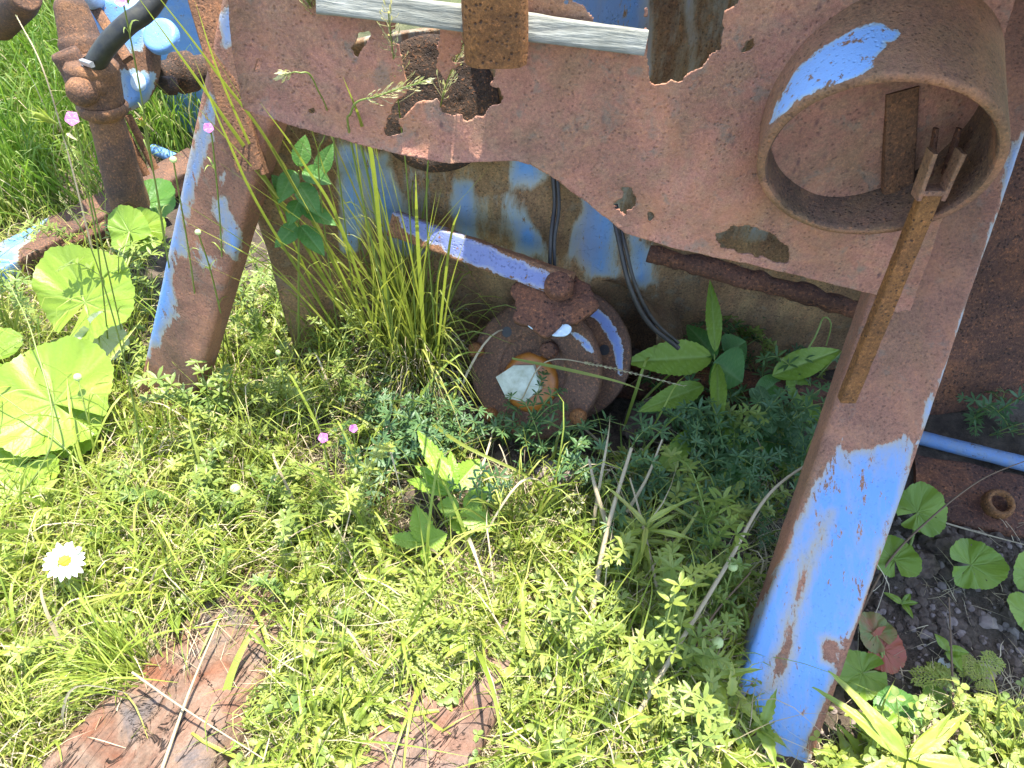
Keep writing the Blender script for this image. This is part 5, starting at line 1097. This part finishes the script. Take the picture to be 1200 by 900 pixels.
stalk('thick curved dry stalk leaning from the foreground against the right leg', [(690, 935, 0), (775, 790, .10), (850, 665, .16), (905, 575, .20), (985, 521, .22)], .0033, mt='straw', name='dry_stalk', cat='dry stalk', grp=D)
stalk('thin brown twig from the soil crossing the right leg edge', [(1000, 735, .0), (1040, 660, .05), (1090, 608, .08), (1150, 562, .09), (1215, 535, .10)], .0018, mt='twig', name='dry_stalk', cat='twig', grp=D)
stalk('pale thin curved stem over bare soil at right edge', [(1105, 612, .04), (1150, 625, .04), (1215, 642, .03)], .0014, mt='straw', name='dry_stalk', cat='dry stalk', grp=D)
stalk('upright brown twig standing in the soil at lower right', [(1118, 930, .0), (1117, 820, .03), (1112, 700, .06)], .0022, mt='twig', name='dry_stalk', cat='twig', grp=D)
stalk('pale grey straight stalk lying over the broad weathered beam', [(186, 912, .075), (222, 810, .075), (256, 728, .075)], .0022, mt='straw', name='dry_stalk', cat='dry stalk', grp=D)
stalk('yellow straw crossing the grey stalk on the broad beam', [(155, 788, .09), (215, 830, .09), (310, 890, .08)], .0016, mt='straw', name='dry_stalk', cat='dry stalk', grp=D)
stalk('tallest broken straw stalk of the group at right of centre', [(690, 830, 0), (694, 720, .06), (712, 620, .12), (740, 525, .18)], .0050, mt='straw', name='dry_stalk', cat='dry stalk', grp=D)
stalk('broken straw stalk leaning left in the group right of centre', [(720, 640, .06), (700, 580, .12), (690, 538, .15)], .0042, mt='straw', name='dry_stalk', cat='dry stalk', grp=D)
stalk('thin pale stalk right of the broken straw group', [(788, 790, 0), (770, 690, .06), (752, 610, .10), (738, 560, .14)], .0028, mt='straw', name='dry_stalk', cat='dry stalk', grp=D)
stalk('leaning slim dry stalk pointing up right of the broken group', [(735, 600, .08), (758, 560, .13), (776, 515, .17)], .0028, mt='straw', name='dry_stalk', cat='dry stalk', grp=D)
stalk('dark stem rising beside the curved stalk near the leg foot', [(770, 870, 0), (800, 800, .05), (830, 730, .09), (880, 670, .12)], .0022, mt='twig', name='dry_stalk', cat='dry stalk', grp=D)

# ------------------------------------------------------------------ flowers
def flower_stem(t, pts, r=.0010, leaves=3, mt='stem'):
    c = catmull(GT(pts, .88), 30); g = Geo(); tube(g, c, np.linspace(r * 1.3, r * .8, 30), 6, 0, .5)
    mk('stem', g, M[mt], t)
    if leaves:
        g = Geo()
        for k in range(leaves):
            i = int(4 + 20 * k / leaves)
            for s_ in (0, math.pi): blade(g, arch(c[i], rng.random() * 6.28 + s_, .03, .5, .4), .0025, 0, .5, 6)
        mk('stem_leaves', g, M['herb'], t)
    return c
def pinkflower(label, pts, n, size):
    t = thing('pink_flower', label, 'flower', G(*pts[0]), 'small pink flowers'); c = flower_stem(t, pts); top = c[-1]; n = nrm(n)
    ax_ = nrm(c[-1] - c[-4]); g = Geo(); tube(g, np.array([top - ax_ * .012, top - ax_ * .004, top]), [.0016, .0022, .0016], 8); mk('calyx', g, M['stem'], t)
    a = nrm(np.cross(n, (0.1, 0.2, 1))); b2 = np.cross(n, a)
    for k in range(5):
        th = k * 6.283 / 5 + .3; d = math.cos(th) * a + math.sin(th) * b2; g = Geo(); bigleaf(g, top + n * .001, d + n * .15, n, size, size * .95, 0, rng.random(), 'obovate', .12, 4, curl=.1, fold=.05, nu=12, nv=4, wave=.03, veins=3); mk('petal', g, M['pink'], t)
pinkflower('pink five petalled flower beside the pump pipe at upper left', [(150, 420, 0), (118, 280, .16), (92, 160, .27), (85, 139, .285)], (.1, -.7, .6), .0085)
pinkflower('small pink flower before the blue edge of the left leg', [(262, 440, 0), (260, 300, .15), (250, 175, .27), (244, 150, .285)], (.5, -.6, .6), .006)
pinkflower('pink flower low among the herbs, left of the neighbouring pair', [(392, 640, 0), (385, 560, .1), (379, 513, .17)], (0, -.6, .8), .0085)
pinkflower('pale pink flower low among the herbs, right of the pair', [(408, 600, 0), (416, 540, .1), (414, 502, .17)], (.3, -.6, .7), .007)
pinkflower('half closed pink flower at the top edge over the hose', [(200, 330, 0), (170, 140, .25), (148, 20, .38), (142, 2, .40)], (.2, -.6, .8), .007)
# dianthus bud with red withered tip
def budflower(label, pts, red=True, s_=1.0):
    t = thing('flower_bud', label, 'flower bud', G(*pts[0]), 'green flower buds'); c = flower_stem(t, pts); top = c[-1]; ax_ = nrm(c[-1] - c[-5])
    g = Geo(); tube(g, np.array([top + ax_ * q * s_ for q in (-.004, .004, .012, .018)]), np.array([.0012, .0028, .0026, .0016]) * s_, 10)
    for k in range(7):
        y_ = k * .9; s2 = nrm(np.cross(ax_, (math.cos(y_), math.sin(y_), .3))); blade(g, [top, top + ax_ * .008 * s_ + s2 * .004 * s_, top + ax_ * .02 * s_ + s2 * .008 * s_], .002 * s_, 0, .7, 6)
    mk('calyx', g, M['yel'], t)
    if red:
        g = Geo(); 
        for k in range(5): blade(g, [top + ax_ * .014 * s_, top + ax_ * .024 * s_ + rng.normal(0, .002, 3)], .003 * s_, 0, .5, 4)
        mk('tip', g, M['red'], t)
budflower('green bud with withered red tip in front of the pump pipe', [(215, 430, 0), (190, 260, .17), (172, 165, .26), (168, 147, .275)])
budflower('pale spiky bud beside the pink flower at the pump', [(130, 430, 0), (110, 260, .17), (75, 160, .26), (60, 142, .275)], False, 1.3)
def ballbud(label, pts, r, leaves=3):
    t = thing('round_bud', label, 'flower bud', G(*pts[0]), 'round unopened buds'); c = flower_stem(t, pts, .0011, leaves)
    g = Geo(); V0 = c[-1]; lathe(g, [(.0003, r * .8), (r * .5, r * .72), (r * .85, r * .4), (r, 0), (r * .8, -r * .6), (r * .3, -r * .9)], V0, nrm(CAM - V0 + np.array([0, 0, .3])), 20, res=r * .3); roughen(g, r * .08, 500, 2); mk('bud', g, M['bud'], t)
for a_ in (('cream round bud on the big soft leaves at left', [(120, 560, 0), (100, 480, .12), (91, 442, .16)], .0068), ('cream round bud low in the herbs left of centre', [(285, 660, 0), (280, 600, .08), (276, 573, .1)], .0088), ('small round bud on thin stem above the herbs by the left leg', [(345, 540, 0), (335, 460, .1), (326, 413, .15)], .0048),
           ('round bud on the dry curved stalk near the right leg', [(845, 760, 0), (850, 700, .1), (859, 664, .15)], .0068), ('whitish bud lower down left of the right leg', [(835, 830, 0), (838, 780, .08), (841, 753, .12)], .0078), ('tiny pale bud in front of the left leg blue strip', [(240, 440, 0), (225, 320, .12), (203, 187, .26)], .004), ('small green bud by the herb tops near the leg', [(270, 420, 0), (250, 330, .12), (232, 272, .2)], .0035)):
    ballbud(*a_)
# ox-eye daisy
t = thing('daisy', 'white daisy with yellow centre in the lower left grass', 'flower', G(95, 720)); c = flower_stem(t, [(95, 730, 0), (85, 700, .08), (76, 657, .13)], .0012)
top = c[-1]; n = nrm(CAM - top + np.array([-.15, .1, .5])); a = nrm(np.cross(n, (0, 1, .3))); b2 = np.cross(n, a); Rr = 25 * ((top - CAM) @ FW) / 900
g = Geo(); lathe(g, [(.0002, .0038), (.004, .0036), (.0068, .002), (.0078, -.001)], top, n, 26, res=.001); roughen(g, .0007, 900, 3); mk('disc', g, M['disc'], t)
for k in range(19):
    th = k * 6.283 / 19 + rng.normal(0, .06); d = math.cos(th) * a + math.sin(th) * b2; g = Geo()
    bigleaf(g, top + d * .006 - n * .0012 * (k % 2), d - n * rng.uniform(-.05, .2), n, Rr * rng.uniform(.65, .82), Rr * .27, 0, rng.random(), 'obovate', .06, 3, curl=rng.uniform(-.05, .2), fold=.15, nu=12, nv=3, veins=2); mk('petal', g, M['petal'], t)
for (lab, px, py, h) in (('fluffy white seed cluster beside the broken straw stalks', 672, 590, .10), ('small fluffy seed cluster low between the leafy weeds', 690, 815, .04)):
    p = G(px, py, h); t = thing('white_seed_cluster', lab, 'seed head', G(px + 3, py + 45), 'white seed clusters'); g = Geo(); tube(g, np.array([G(px + 3, py + 45), p]), .001, 5); mk('stem', g, M['stem'], t); g = Geo()
    for k in range(70):
        d = nrm(rng.normal(0, 1, 3)); leaf6(g, p + d * .012, d, rng.normal(0, 1, 3), .006, .003, 0, rng.random())
    mk('florets', g, M['seed'], t)
for (px, py, lab) in ((1100, 780, 'single white petal on the soil beside the upright twig'),):
    g = Geo(); p = G(px, py, .01); bigleaf(g, p, (1, .3, .2), (0, 0, 1), .018, .016, 0, .5, 'round', 0, 3, nu=14, nv=4); tag(mk('fallen_petal', g, M['petal'], loc=p), lab, 'petal')
g = Geo(); p = G(92, 165, .26); bigleaf(g, G(78, 156, .27), G(103, 173, .26) - G(78, 156, .27), CAM - p, .03, .007, 0, .5, 'lance', 0, 3, nu=16, nv=3); tag(mk('dead_leaf', g, M['straw'], loc=p), 'bleached narrow leaf just under the pink flower by the pump', 'leaf')
for (px, py, rp, yaw, lab) in ((70, 548, 16, 20, 'dry brown fallen leaf under the big soft leaves'), (1150, 795, 10, 40, 'dry curled leaf on the soil at right')):
    p = G(px, py, .012); g = Geo(); bigleaf(g, p, (math.cos(R(yaw)), math.sin(R(yaw)), .1), (0, 0, 1), rp * 3 / 900, rp * 2.4 / 900, 0, .3, 'ovate', .1, 5, curl=.3, fold=.4, nu=16, nv=4); tag(mk('dead_leaf', g, M['straw'], loc=p), lab, 'leaf')
